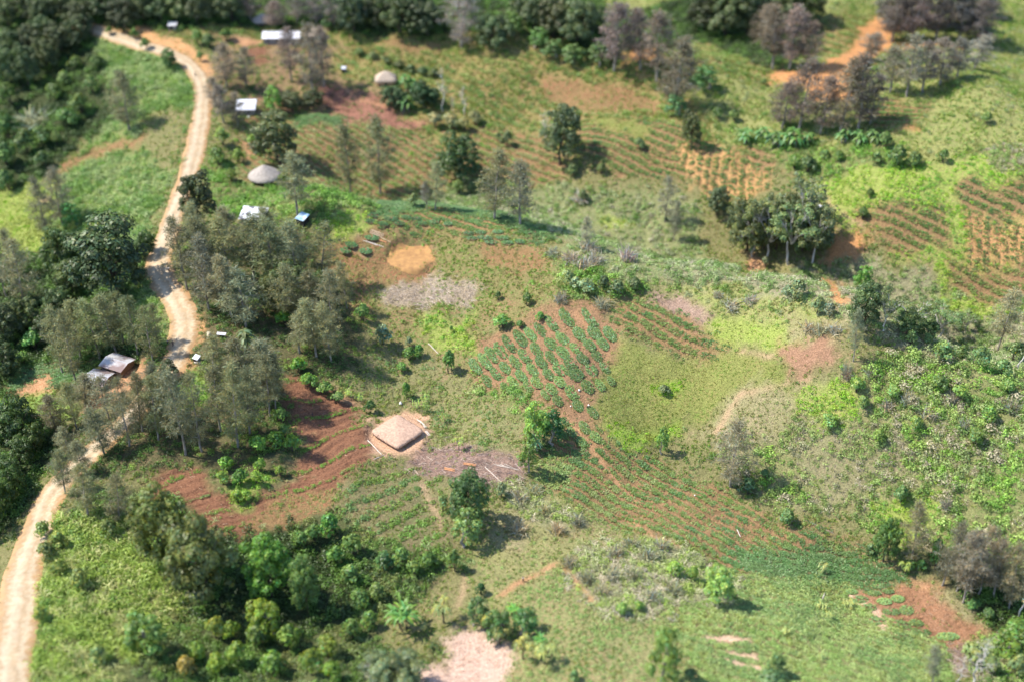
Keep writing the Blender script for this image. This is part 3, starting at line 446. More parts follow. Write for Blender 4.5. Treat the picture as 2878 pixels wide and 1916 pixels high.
def build_ground():
    xs = np.concatenate([-np.geomspace(4000, 235, 14)[:-1], np.arange(-235, 235.1, .62), np.geomspace(235, 4000, 14)[1:]])
    yn = [150.0]
    while yn[-1] < 640: yn.append(yn[-1] + .42 + (yn[-1] - 150) / 490 * .7)
    ys = np.concatenate([[-1500, -600, -200, 0, 60, 100, 130], yn, np.geomspace(650, 9000, 14)])
    X, Y = np.meshgrid(xs, ys); x = X.ravel(); y = Y.ravel()
    far = (np.abs(x) > 240) | (y > 645)
    z = hgt(x, y)
    k = classify(x, y)
    for nm, per, am in (('redsoil', 2.5, .26), ('redrows', 0, .3), ('orangerows', 0, .2), ('crop', 0, .2), ('sparsecrop', 0, .2), ('cropdense', 0, .15), ('gardenrows', 0, .22), ('cropgreen', 0, .12), ('hillgrass', 0, .2)):
        m = np.nonzero(k == NAMES.index(nm))[0]; ph = row_phase(nm, x[m], y[m]) * (ROW_DIR[nm][2] / per if per else 1)
        z[m] += am * np.sin(6.2832 * (ph - .06)) * (.4 + 1.2 * fbm(x[m], y[m], 5, 44, 2))
    c1 = np.array([COVER[n][0] for n in NAMES]); c2 = np.array([COVER[n][1] for n in NAMES]); sc = np.array([COVER[n][2] for n in NAMES])
    f = np.zeros(len(x))
    for s in np.unique(sc):
        m = sc[k] == s; f[m] = fbm(x[m], y[m], s, 41, 3)
    f = np.clip((f - .5) * 2.6 + .5, 0, 1)[:, None]
    A = c1[k] * (1 - f) + c2[k] * f; B = c1[k] * f + c2[k] * (1 - f)
    nx, ny = len(xs), len(ys)
    def soft(Z):
        Z = Z.reshape(ny, nx, 3)
        for _ in range(1):
            Z[1:-1] = (Z[:-2] + 2 * Z[1:-1] + Z[2:]) / 4; Z[:, 1:-1] = (Z[:, :-2] + 2 * Z[:, 1:-1] + Z[:, 2:]) / 4
        return Z.reshape(-1, 3)
    A, B = soft(A), soft(B)
    i = np.arange(nx * ny).reshape(ny, nx)
    Q = np.stack([i[:-1, :-1], i[:-1, 1:], i[1:, 1:], i[1:, :-1]], -1).reshape(-1, 4)
    m, nt, b = mat('ground')
    a = nd(nt, 'ShaderNodeAttribute', attribute_name='ca'); bb = nd(nt, 'ShaderNodeAttribute', attribute_name='cb')
    tc = nd(nt, 'ShaderNodeTexCoord')
    n1 = nd(nt, 'ShaderNodeTexNoise'); n1.inputs['Scale'].default_value = 1.3; n1.inputs['Detail'].default_value = 6; n1.inputs['Roughness'].default_value = .65
    n2 = nd(nt, 'ShaderNodeTexNoise'); n2.inputs['Scale'].default_value = 3.1; n2.inputs['Detail'].default_value = 4
    for n in (n1, n2): nt.links.new(tc.outputs['Object'], n.inputs['Vector'])
    r1 = nd(nt, 'ShaderNodeMapRange', i_1=.42, i_2=.62); nt.links.new(n1.outputs['Fac'], r1.inputs[0])
    mx = nd(nt, 'ShaderNodeMix', data_type='RGBA'); nt.links.new(r1.outputs[0], mx.inputs[0]); nt.links.new(a.outputs['Color'], mx.inputs[6]); nt.links.new(bb.outputs['Color'], mx.inputs[7])
    r2 = nd(nt, 'ShaderNodeMapRange', i_1=.3, i_2=.7, i_3=.6, i_4=1.42); nt.links.new(n2.outputs['Fac'], r2.inputs[0])
    hs = nd(nt, 'ShaderNodeHueSaturation'); nt.links.new(r2.outputs[0], hs.inputs['Value']); nt.links.new(mx.outputs[2], hs.inputs['Color'])
    nt.links.new(hs.outputs[0], b.inputs['Base Color']); b.inputs['Roughness'].default_value = .95; b.inputs['Specular IOR Level'].default_value = .1
    bp = nd(nt, 'ShaderNodeBump'); bp.inputs['Distance'].default_value = .45; nt.links.new(n1.outputs['Fac'], bp.inputs['Height']); nt.links.new(bp.outputs[0], b.inputs['Normal'])
    g = mk('ground', np.column_stack([x, y, z]), Q, m=m, smooth=True, vattr={'ca': A, 'cb': B}); tag(g, 'rolling hillside of gardens, grass and bare red soil', 'ground', kind='structure')

def build_road():
    P = ROADW; T = np.gradient(P, axis=0); T /= np.linalg.norm(T, axis=1)[:, None]; N = np.column_stack([-T[:, 1], T[:, 0]])
    s = np.concatenate([[0], np.cumsum(np.linalg.norm(np.diff(P, axis=0), axis=1))])
    nu = 15; us = np.linspace(-1, 1, nu); V = []; U = []
    wl = RWD * (1 + .22 * (fbm(s, s * 0, 9, 51, 2) - .5) * 2); wr = RWD * (1 + .22 * (fbm(s, s * 0, 9, 61, 2) - .5) * 2)
    for u in us:
        wd = np.where(u < 0, wr, wl); q = P + N * (u * wd)[:, None]
        z = hgt(q[:, 0], q[:, 1]) + .07 + .10 * (1 - u * u) - .05 * np.exp(-((abs(u) - .42) / .12) ** 2) - .12 * (abs(u) > .99)
        V.append(np.column_stack([q, z])); U.append(np.full(len(P), u))
    V = np.stack(V, 1).reshape(-1, 3); U = np.stack(U, 1).ravel(); n = len(P)
    i = np.arange(n * nu).reshape(n, nu); Q = np.stack([i[:-1, :-1], i[:-1, 1:], i[1:, 1:], i[1:, :-1]], -1).reshape(-1, 4)[:, ::-1]
    m, nt, b = mat('dirt_road')
    a = nd(nt, 'ShaderNodeAttribute', attribute_name='across'); tc = nd(nt, 'ShaderNodeTexCoord')
    no = nd(nt, 'ShaderNodeTexNoise'); no.inputs['Scale'].default_value = .9; no.inputs['Detail'].default_value = 7; nt.links.new(tc.outputs['Object'], no.inputs['Vector'])
    n2 = nd(nt, 'ShaderNodeTexNoise'); n2.inputs['Scale'].default_value = .07; n2.inputs['Detail'].default_value = 3; nt.links.new(tc.outputs['Object'], n2.inputs['Vector'])
    ad = nd(nt, 'ShaderNodeMath', operation='MULTIPLY_ADD', i_1=.9, i_2=-.45); nt.links.new(no.outputs['Fac'], ad.inputs[0])
    a3 = nd(nt, 'ShaderNodeMath', operation='MULTIPLY_ADD', i_1=.7, i_2=-.35); nt.links.new(n2.outputs['Fac'], a3.inputs[0])
    a2 = nd(nt, 'ShaderNodeMath', operation='ADD'); nt.links.new(ad.outputs[0], a2.inputs[0]); nt.links.new(a.outputs['Fac'], a2.inputs[1])
    a4 = nd(nt, 'ShaderNodeMath', operation='ADD'); nt.links.new(a2.outputs[0], a4.inputs[0]); nt.links.new(a3.outputs[0], a4.inputs[1])
    mr = nd(nt, 'ShaderNodeMapRange', i_1=-1.0, i_2=1.0); nt.links.new(a4.outputs[0], mr.inputs[0])
    cr = nd(nt, 'ShaderNodeValToRGB'); e = cr.color_ramp.elements
    e[0].position = 0; e[0].color = (0.281, 0.16, 0.0707, 1); e[1].position = 1; e[1].color = (0.361, 0.216, 0.105, 1)
    for p_, c_ in ((.16, (0.281, 0.185, 0.0973, 1)), (.30, (0.376, 0.301, 0.204, 1)), (.42, (0.304, 0.219, 0.13, 1)), (.52, (0.345, 0.266, 0.176, 1)), (.66, (0.392, 0.317, 0.222, 1)), (.84, (0.296, 0.202, 0.112, 1))):
        q = e.new(p_); q.color = c_
    nt.links.new(mr.outputs[0], cr.inputs[0]); b.inputs['Roughness'].default_value = .9
    n3 = nd(nt, 'ShaderNodeTexNoise'); n3.inputs['Scale'].default_value = .35; n3.inputs['Detail'].default_value = 8; n3.inputs['Roughness'].default_value = .7; nt.links.new(tc.outputs['Object'], n3.inputs['Vector'])
    r3 = nd(nt, 'ShaderNodeMapRange', i_1=.32, i_2=.68, i_3=.8, i_4=1.16); nt.links.new(n3.outputs['Fac'], r3.inputs[0])
    h3 = nd(nt, 'ShaderNodeHueSaturation'); nt.links.new(r3.outputs[0], h3.inputs['Value']); nt.links.new(cr.outputs[0], h3.inputs['Color']); nt.links.new(h3.outputs[0], b.inputs['Base Color'])
    bp = nd(nt, 'ShaderNodeBump'); bp.inputs['Distance'].default_value = .06; nt.links.new(no.outputs['Fac'], bp.inputs['Height']); nt.links.new(bp.outputs[0], b.inputs['Normal'])
    o = mk('dirt_road', V, Q, m=m, smooth=True, vattr={'across': U}); tag(o, 'pale unpaved road winding up through the trees on the left', 'road', kind='structure')

def build_pit():
    px = np.array([885, 890, 900, 916, 935, 960, 985, 1000, 1004, 1000, 992, 978, 960, 940, 922, 908, 897, 888]) * OV; py = np.array([592, 578, 567, 558, 553, 556, 567, 578, 590, 600, 608, 620, 632, 635, 632, 624, 613, 603]) * OV
    P = hit(px, py)[:, :2]; c = P.mean(0); n = 96
    a = np.linspace(0, len(P), n, endpoint=False); ii = a.astype(int); f = (a - ii)[:, None]; E = P[ii] * (1 - f) + P[(ii + 1) % len(P)] * f
    E = c + (E - c) * (1 + .17 * (fbm(a * 2.3, a * 0, 3, 3, 3) - .5) * 2)[:, None]
    nr = 14; V = [np.array([c[0], c[1]])]; Q = []; T = []
    V = np.concatenate([[c]] + [c + (E - c) * (j / nr) for j in range(1, nr + 1)]); r = np.concatenate([[0]] + [np.full(n, j / nr) for j in range(1, nr + 1)])
    z = hgt(V[:, 0], V[:, 1]) + .10 + .16 * (fbm(V[:, 0], V[:, 1], 1.6, 9, 2) - .5) * (r < .99) + .25 * np.clip((r - .78) / .15, 0, 1) * (V[:, 1] > c[1] + 1) - .5 * (r > .99)
    T = [(0, 1 + i, 1 + (i + 1) % n) for i in range(n)]
    Q = [(1 + j * n + i, 1 + (j + 1) * n + i, 1 + (j + 1) * n + (i + 1) % n, 1 + j * n + (i + 1) % n) for j in range(nr - 1) for i in range(n)]
    m = simple('ochre_clay', (.36, .20, .075), (.25, .135, .055), .7, bump=.1, detail=8)
    tag(mk('clay_pit', np.column_stack([V, z]), Q, m=m, smooth=True, tri=T), 'freshly dug ochre clay patch on the knoll', 'clay patch', kind='structure')

# templates of ground plants: vertices, quads, leaf brightness
def T_tuft():
    n = 9; a = rng.uniform(0, 6.28, n); d = np.column_stack([np.cos(a) * .55, np.sin(a) * .55, np.full(n, 1.0)]) + rng.normal(size=(n, 3)) * .18
    p = np.column_stack([rng.normal(size=n) * .16, rng.normal(size=n) * .16, np.full(n, -.05)])
    N = len(p); d = unit(d); s = unit(np.cross(d, rng.normal(size=(N, 3)))); l = rng.uniform(.35, .7, (N, 1)); wd = .085
    V = np.stack([p - s * wd, p + s * wd, p + d * l + s * wd * .3, p + d * l - s * wd * .3], 1).reshape(-1, 3)
    return V, np.arange(N * 4).reshape(-1, 4)
def T_herb():
    n = 20; c = sph(n) * [.45, .45, .3]; c[:, 2] = abs(c[:, 2]) + .08; return leaves(c, c * [1, 1, 1.2] + sph(n) * .35 + [0, 0, .25], rng.uniform(.09, .17, n), .075)
def T_mat():
    n = 16; r = np.sqrt(rng.uniform(0, 1, n)) * .62; a = rng.uniform(0, 6.28, n); c = np.column_stack([r * np.cos(a), r * np.sin(a), .22 - .3 * r * r + rng.uniform(-.03, .06, n)])
    return leaves(c, np.array([0, 0, 1.0]) + sph(n) * .55, rng.uniform(.13, .2, n), .12)
def T_reed():
    n = 16; a = rng.uniform(0, 6.28, n); d = np.column_stack([np.cos(a) * .5, np.sin(a) * .5, np.full(n, 1.0)]) + rng.normal(size=(n, 3)) * .2
    p = np.column_stack([rng.normal(size=n) * .4, rng.normal(size=n) * .4, np.full(n, -.1)]); return blades(p, d, rng.uniform(1.3, 2.5, n), rng.uniform(.05, .09, n), .9)
def T_bush():
    n = 100; b = sph(6) * [.75, .75, .4]; k = rng.integers(0, 6, n); u = sph(n); c = b[k] + u * .55; c[:, 2] = np.abs(c[:, 2] + .35) * .95
    return leaves(c, u + [0, 0, .35] + sph(n) * .5, rng.uniform(.11, .20, n), rng.uniform(.07, .12, n))
def T_stalk():
    n = 4; a = rng.normal(size=n) * .45 + rng.choice([0, 0, 1.3]); d = np.column_stack([np.cos(a), np.sin(a), rng.uniform(-.05, .22, n)])
    p = np.column_stack([rng.normal(size=(n, 2)) * .35, rng.uniform(.03, .16, n)]); return blades(p, d, rng.uniform(.8, 1.7, n), rng.uniform(.025, .05, n), .15)
TEMPL = {'tuft': [T_tuft() for _ in range(6)], 'herb': [T_herb() for _ in range(6)], 'mat': [T_mat() for _ in range(6)],
         'reed': [T_reed() for _ in range(6)], 'bush': [T_bush() for _ in range(8)], 'stalk': [T_stalk() for _ in range(8)]}
STUFF = {'tuft': ('grass', 'grass tufts covering the open slopes', 'grass'), 'herb': ('weeds', 'leafy weeds scattered over gardens and slopes', 'weeds'),
         'mat': ('vine_leaves', 'low leafy vines growing in rows on garden soil', 'crop'), 'reed': ('cane_grass', 'tall arching cane grass', 'tall grass'),
         'bush': ('scrub', 'dense mixed scrub spread over the slopes', 'scrub'), 'stalk': ('dry_stalks', 'dry stalks and twigs lying on bare ground', 'dry stalks')}
ROW_DIR = {'crop': (.82, -.57, 2.8), 'cropdense': (.97, -.2, 1.9), 'cropgreen': (.95, -.3, 2.2), 'redrows': (.85, -.5, 3.4), 'gardenrows': (.8, -.6, 2.8), 'orangerows': (.15, 1, 2.6), 'weedy': (.75, .66, 4.2), 'redsoil': (.9, .42, 7.5), 'hillgrass': (.75, -.65, 5), 'sparsecrop': (.82, -.57, 2.8)}
ROW_FILL = {'gardenrows': .5, 'crop': .55, 'sparsecrop': .45, 'hillgrass': .4, 'redsoil': .15, 'weedy': .45}
def row_phase(nm, x, y):
    dx, dy, per = ROW_DIR[nm]; return (-x * dy + y * dx) / per + fbm(x, y, 14, 81, 2)
NOGROW = []                                # x, y, r
def scatter():
    n = 2400000
    y = 160 + 430 * np.sqrt(rng.uniform(0.0, 1, n)); hw = .405 * (y * cp + CH * sp) + 14
    y = rng.uniform(158, 600, n); x = rng.uniform(-1, 1, n) * 245; hw = .372 * (y * cp + CH * sp) + 12
    keep = np.abs(x) < hw; dens = n / (442 * 490.0); x = x[keep]; y = y[keep]
    d, t = seg_dist(x, y, ROADF); w_ = np.interp(t * 6, np.arange(len(RWD)), RWD)
    ok = d > w_ * rng.uniform(.84, 1.04, len(d))
    for cx, cy, r in NOGROW: ok &= (x - cx) ** 2 + (y - cy) ** 2 > r * r
    x = x[ok]; y = y[ok]; k = classify(x, y, 1.0); z = hgt(x, y)
    patch = fbm(x, y, 10, 71, 3)
    acc = {q: [[], [], [], []] for q in TEMPL}   # xyz, size, colour
    for ci, nm in enumerate(NAMES):
        idx = np.nonzero(k == ci)[0]
        if not len(idx): continue
        rng.shuffle(idx)
        for kind, de, lo, hi, cols in COVER[nm][3]:
            rows = kind.startswith('row_'); kk = kind[4:] if rows else kind
            sel = idx[rng.uniform(0, 1, len(idx)) < de / dens * (1 if not rows else 1.6)]
            if rows:
                dx, dy, per = ROW_DIR[nm]; ph = row_phase(nm, x[sel], y[sel])
                al = (x[sel] * dx + y[sel] * dy) / (per * 1.6) + np.floor(ph) * .37
                sel = sel[((ph % 1) < ROW_FILL.get(nm, .62)) & ((al % 1) < .9)]
            elif kk in ('bush', 'herb', 'tuft', 'reed'):
                sel = sel[rng.uniform(0, 1, len(sel)) < np.clip((patch[sel] - .5) * 3.2 + .8, .38, 1)]
            cols = np.array(cols); ck = (np.clip((fbm(x[sel], y[sel], 6, 91 + ci, 2) - .5) * 2.2 + .5, 0, .999) * .68 + rng.uniform(0, .319, len(sel))) * len(cols)
            a = acc[kk]; a[0].append(np.column_stack([x[sel], y[sel], z[sel]])); a[1].append(rng.uniform(lo, hi, len(sel))); a[2].append(cols[ck.astype(int)] * rng.uniform(.8, 1.2, (len(sel), 1)))
    for kk, a in acc.items():
        P = np.concatenate(a[0]); s = np.concatenate(a[1]); c = np.concatenate(a[2]); tv = rng.integers(0, len(TEMPL[kk]), len(P))
        VV = []; QQ = []; CC = []; n0 = 0
        for ti, (tv_, tq) in enumerate(TEMPL[kk]):
            m = np.nonzero(tv == ti)[0]; 
            if not len(m): continue
            an = rng.uniform(0, 6.28, len(m)) if kk != 'stalk' else rng.normal(size=len(m)) * .25 - .95
            ca, sa = np.cos(an)[:, None], np.sin(an)[:, None]
            vx = (tv_[None, :, 0] * ca - tv_[None, :, 1] * sa) * s[m][:, None]; vy = (tv_[None, :, 0] * sa + tv_[None, :, 1] * ca) * s[m][:, None]; vz = tv_[None, :, 2] * s[m][:, None] * np.ones_like(ca)
            V = np.stack([vx, vy, vz], -1) + P[m][:, None, :]; L = tv_.shape[0]
            VV.append(V.reshape(-1, 3)); QQ.append((tq[None] + (np.arange(len(m)) * L)[:, None, None]).reshape(-1, 4) + n0); n0 += len(m) * L
            CC.append((c[m][:, None, :] * rng.uniform(.68, 1.34, (len(m), len(tq), 1))).reshape(-1, 3))
        nm, lb, ct = STUFF[kk]
        o = mk(nm, np.concatenate(VV), np.concatenate(QQ), np.concatenate(CC), m_leaf); tag(o, lb, ct, kind='stuff')
        print('stuff', nm, len(P), len(np.concatenate(QQ)))
# ------------------------------------------------------------------ trees and shrubs: each kind as (trunk mesh, crown mesh, crown width, height)
def tone(n, lo=.7, hi=1.3, warm=.12):
    v = rng.uniform(lo, hi, (n, 1)); w_ = rng.normal(size=(n, 1)) * warm
    return v * np.concatenate([1 + w_, np.ones((n, 1)), 1 - w_], 1)
def limb(mb, a, b, r0, r1, sag=0.0, n=5):
    a = np.array(a, float); b = np.array(b, float); k = np.linspace(0, 1, n)
    P = a + (b - a) * k[:, None]; P[:, 2] += sag * np.sin(k * math.pi); P[1:-1] += rng.normal(size=(n - 2, 3)) * np.linalg.norm(b - a) * .03
    mb.tube(P, r0 + (r1 - r0) * k, 5 if r0 < .1 else 7)
def crown_mesh(name, V, Q, C_): return mk(name, V, Q, C_, m_leaf, link=False)
def v_casuarina():
    H = 15.0; mb = MB(); lean = rng.normal(size=2) * .5
    k = np.linspace(0, 1, 9); P = np.column_stack([lean[0] * k ** 1.6 + rng.normal(size=9) * .07, lean[1] * k ** 1.6 + rng.normal(size=9) * .07, -.6 + (H - .4) * k])
    mb.tube(P, .21 * (1 - k) ** .8 + .025, 7)
    cs = []; z0 = rng.uniform(.14, .28); n = int(rng.integers(46, 62))
    for i in range(n):
        u = z0 + (1 - z0) * (i + rng.uniform()) / n; a = i * 2.4 + rng.normal() * .5
        prof = 3.1 * math.sin(math.pi * min(1, ((u - z0 + .06) / (1.07 - z0)) ** .8)) ** .75 * rng.uniform(.55, 1.2)
        p0 = np.array([np.interp(u, k, P[:, 0]), np.interp(u, k, P[:, 1]), u * H - .5]); e = p0 + [math.cos(a) * prof, math.sin(a) * prof, rng.uniform(.3, 1.5)]
        if i % 2 == 0: limb(mb, p0, e, .06 * (1.1 - u), .015, .2, 4)
        for q in ((.5, .5), (.95, .68)):
            cs.append((p0 + (e - p0) * q[0], q[1]))
    VV = []; CC = []
    for c, r in cs:
        m = 44; u = sph(m); c0 = c + u * rng.uniform(.2, 1, (m, 1)) * [r, r, r * .75]
        d = unit(u * [1, 1, .6] + [0, 0, rng.uniform(-.1, .5)] + rng.normal(size=(m, 3)) * .35)
        V, Q = blades(c0, d, rng.uniform(.4, .85, m), rng.uniform(.022, .045, m), .5); VV.append((V, Q)); CC.append(tone(m, .75, 1.25).repeat(2, 0) * rng.uniform(.62, 1.38))
    V, Q = cat(*VV); return mb.mesh('trunk', m_bark), crown_mesh('crown', V, Q, np.concatenate(CC)), 6.6, H
def lumps(cs, per, ls, lw, flat_=.8, jit=.45):
    VV = []; CC = []
    for c, r in cs:
        m = int(per * r * r * 1.25); u = sph(m); u[:, 2] = np.where(u[:, 2] < -.35, -u[:, 2], u[:, 2]); c0 = c + u * [r, r, r * flat_] * rng.uniform(.72, 1.05, (m, 1))
        VV.append(leaves(c0, u + [0, 0, .25] + sph(m) * jit, rng.uniform(.7, 1.3, m) * ls, rng.uniform(.7, 1.2, m) * lw)); CC.append(tone(m, .7, 1.3) * rng.uniform(.68, 1.32))
    V, Q = cat(*VV); return V, Q, np.concatenate(CC)
def v_broad(H=12.0, Wd=11.0, n=58, bark=None, base=.32, lump=(.7, 1.75), shape=.5):
    mb = MB(); limb(mb, (0, 0, -.6), (rng.normal() * .3, rng.normal() * .3, H * .5), .34, .2, 0, 6)
    cs = []; off = rng.normal(size=2) * .5
    for i in range(n):
        z = 1 - 1.25 * (i + .5) / n; a = i * 2.39996 + rng.normal() * .25; rr = math.sqrt(max(.03, 1 - z * z)) if z > -.1 else .95 + z * .4
        f = rng.uniform(.6, 1.12); cz = H * base; h_ = H * (1 - base) - 1.0
        c = np.array([math.cos(a) * rr * Wd * .42 * f + off[0], math.sin(a) * rr * Wd * .42 * f + off[1], cz + max(-.12, z) * h_ * f * (.92 + .16 * vn(i, 0, 2, 3)) + .3])
        cs.append((c, rng.uniform(*lump)))
        if i % 5 == 0: limb(mb, (0, 0, H * rng.uniform(.25, .45)), c, .11, .03, .3)
    V, Q, c_ = lumps(cs, 46, .30, .17); return mb.mesh('trunk', bark or m_dbark), crown_mesh('crown', V, Q, c_), Wd, H
def v_bright(): return v_broad(8.0, 6.4, 30, m_bark, .30, (.65, 1.15))
def v_gum():
    H = 14.0; mb = MB(); cs = []; limb(mb, (0, 0, -.6), (rng.normal() * .4, rng.normal() * .4, H * .30), .30, .2, 0, 5)
    top = np.array([0, 0, H * .28])
    for i in range(13):
        a = i * .7 * 2 + rng.normal() * .3; rr = rng.uniform(1.6, 5.2); e = np.array([math.cos(a) * rr, math.sin(a) * rr, H * rng.uniform(.48, .95) - rr * .22]); mid = top + (e - top) * .55 + [0, 0, .6]
        limb(mb, top, mid, .15, .09, .2); limb(mb, mid, e, .09, .03)
        for j in range(4):
            c = e + rng.normal(size=3) * [1.1, 1.1, .5]; cs.append((c, rng.uniform(.7, 1.25))); limb(mb, mid, c, .05, .015, .1, 4)
    V, Q, c_ = lumps(cs, 44, .27, .12, .6); return mb.mesh('trunk', m_white_bark), crown_mesh('crown', V, Q, c_), 11.0, H
def v_bare():
    H = 10.0; mb = MB(); limb(mb, (0, 0, -.5), (.2, .1, H), .17, .03, 0, 8); cs = []
    for i in range(16):
        z = H * rng.uniform(.35, .97); a = rng.uniform(0, 6.28); l = rng.uniform(.8, 2.4) * (1.25 - z / H); e = np.array([math.cos(a) * l, math.sin(a) * l, z + rng.uniform(.5, 1.6)]); limb(mb, (.2 * z / H, .1 * z / H, z), e, .05, .012, .1, 4); cs.append((e, .5))
        for j in range(2): limb(mb, e * .6 + np.array([0, 0, z]) * .4, e + rng.normal(size=3) * .7, .025, .008, 0, 3)
    V, Q, c_ = lumps(cs, 36, .16, .06); return mb.mesh('trunk', m_white_bark), crown_mesh('crown', V, Q, c_), 4.6, H
def v_shrub():
    mb = MB(); cs = []
    for i in range(13):
        a = i * 2.4; rr = rng.uniform(0, 1.25) * math.sqrt(i / 13); c = np.array([math.cos(a) * rr, math.sin(a) * rr, rng.uniform(.55, 1.0) + .9 * (1 - rr / 1.5)]); cs.append((c, rng.uniform(.5, .8)))
        if i % 3 == 0: limb(mb, (0, 0, -.2), c, .06, .02)
    V, Q, c_ = lumps(cs, 85, .20, .12, .85); return mb.mesh('stem', m_dbark), crown_mesh('leaves', V, Q, c_), 3.6, 2.7
def v_dry():
    n = 110; a = rng.uniform(0, 6.28, n); d = np.column_stack([np.cos(a) * .7, np.sin(a) * .7, np.full(n, 1.)]) + rng.normal(size=(n, 3)) * .25
    p = np.column_stack([rng.normal(size=(n, 2)) * .6, np.full(n, -.1)]); V, Q = blades(p, d, rng.uniform(1.2, 2.4, n), rng.uniform(.04, .08, n), .6)
    mb = MB(); [limb(mb, (0, 0, -.2), (math.cos(t) * .9, math.sin(t) * .9, 1.7), .04, .012) for t in (0, 1.3, 2.5, 3.8, 5)]
    return mb.mesh('stem', m_bark), crown_mesh('leaves', V, Q, tone(n, .7, 1.3).repeat(2, 0)), 3.4, 2.5
def strap(P, wd, up=(0, 0, 1)):
    P = np.array(P); T = np.gradient(P, axis=0); s = unit(np.cross(T, np.array(up) + 1e-3)); k = np.linspace(0, 1, len(P))[:, None]; ww = wd * np.sin(math.pi * (.08 + .9 * k)) ** .6
    V = np.concatenate([P - s * ww, P + [0, 0, -.12 * wd], P + s * ww]); n = len(P); i = np.arange(n - 1)[:, None]
    return V, np.concatenate([i + [0, 1, n + 1, n], i + [n, n + 1, 2 * n + 1, 2 * n]])
def rosette(c, n, L, wd, up, droop, r=rng):
    out = []
    for i in range(n):
        a = i * 2.39996 + r.normal() * .15; u = up * r.uniform(.5, 1.3); l = L * r.uniform(.75, 1.1); k = np.linspace(0, 1, 7)
        out.append(strap(np.column_stack([c[0] + math.cos(a) * l * k * .9, c[1] + math.sin(a) * l * k * .9, c[2] + l * (u * k - droop * k * k)]), wd))
    return out
def v_banana():
    mb = MB(); parts = []
    for x, y, h in ((0, 0, 2.9), (.8, .4, 2.2), (-.5, .7, 1.9)):
        limb(mb, (x, y, -.2), (x * 1.1, y * 1.1, h), .16, .09, 0, 4); parts += rosette((x * 1.1, y * 1.1, h - .1), 9, 2.2, .3, .8, 1.0)
    V, Q = cat(*parts); return mb.mesh('stem', m_bark), crown_mesh('leaves', V, Q, tone(len(Q) // 12 + 1, .8, 1.25).repeat(12, 0)[:len(Q)]), 4.8, 4.0
def v_rosette():
    mb = MB(); parts = []; limb(mb, (0, 0, -.2), (0, 0, 2.2), .13, .1, 0, 4)
    for x, y, h in ((.9, .2, 2.7), (-.8, .5, 2.9), (.1, -.9, 2.5)):
        limb(mb, (0, 0, 1.2), (x, y, h), .09, .07); parts += rosette((x, y, h), 26, 1.25, .075, .55, .95)
    V, Q = cat(*parts); return mb.mesh('stem', m_dbark), crown_mesh('leaves', V, Q, tone(len(Q) // 12 + 1, .75, 1.3).repeat(12, 0)[:len(Q)]), 4.0, 3.5
def v_caneplant():
    mb = MB(); parts = []
    for i in range(7):
        a = i * .9; x, y = math.cos(a) * .8, math.sin(a) * .8; h = rng.uniform(1.2, 2.6); limb(mb, (x * .4, y * .4, -.2), (x, y, h), .07, .04); parts += rosette((x, y, h), 8, 1.9, .13, 1.0, .8)
    V, Q = cat(*parts); return mb.mesh('stem', m_dbark), crown_mesh('leaves', V, Q, tone(len(Q) // 12 + 1, .8, 1.25).repeat(12, 0)[:len(Q)]), 4.6, 4.2
def v_fern():
    mb = MB(); limb(mb, (0, 0, -.3), (.1, 0, 3.6), .14, .1, 0, 5); parts = []
    for z, L in ((3.6, 2.0), (2.7, 2.5), (1.8, 2.7)): parts += rosette((0, 0, z), 9, L, .28, .35, .6)
    V, Q = cat(*parts); return mb.mesh('trunk', m_dbark), crown_mesh('fronds', V, Q, tone(len(Q) // 12 + 1, .75, 1.3).repeat(12, 0)[:len(Q)]), 4.8, 4.4
def v_maize():
    mb = MB(); parts = []
    for i in range(5):
        x, y = rng.normal(size=2) * .5; h = rng.uniform(1.4, 2.1); limb(mb, (x, y, -.1), (x, y, h), .03, .015, 0, 3)
        for z in np.linspace(.35, .95, 5): parts += rosette((x, y, h * z), 2, .9, .06, .9, .9)
    V, Q = cat(*parts); return mb.mesh('stem', m_bark), crown_mesh('leaves', V, Q, tone(len(Q) // 12 + 1, .8, 1.25).repeat(12, 0)[:len(Q)]), 2.2, 2.3
KIND = {  # builder, copies, (object name, category, trunk part, crown part), own colour of the leaves
 'cas': (v_casuarina, 9, ('casuarina_tree', 'tree', 'trunk', 'crown'), (.130, .130, .070)),
 'bro': (v_broad, 6, ('broadleaf_tree', 'tree', 'trunk', 'crown'), (.062, .086, .026)),
 'bri': (v_bright, 3, ('broadleaf_tree', 'tree', 'trunk', 'crown'), (.13, .205, .05)),
 'gum': (v_gum, 3, ('gum_tree', 'tree', 'trunk', 'crown'), (.125, .14, .06)),
 'bar': (v_bare, 2, ('bare_tree', 'tree', 'trunk', 'crown'), (.30, .27, .20)),
 'shr': (v_shrub, 4, ('shrub', 'shrub', 'stem', 'leaves'), (.085, .13, .038)),
 'dry': (v_dry, 3, ('dry_shrub', 'shrub', 'stem', 'leaves'), (.24, .225, .16)),
 'ban': (v_banana, 2, ('banana_plant', 'plant', 'stem', 'leaves'), (.085, .15, .05)),
 'ros': (v_rosette, 2, ('screw_palm', 'palm', 'stem', 'leaves'), (.34, .34, .09)),
 'can': (v_caneplant, 2, ('cane_plant', 'plant', 'stem', 'leaves'), (.14, .24, .06)),
 'frn': (v_fern, 2, ('tree_fern', 'tree', 'trunk', 'fronds'), (.10, .13, .05)),
 'mai': (v_maize, 2, ('maize_clump', 'plant', 'stem', 'leaves'), (.20, .27, .08))}
VAR = {}
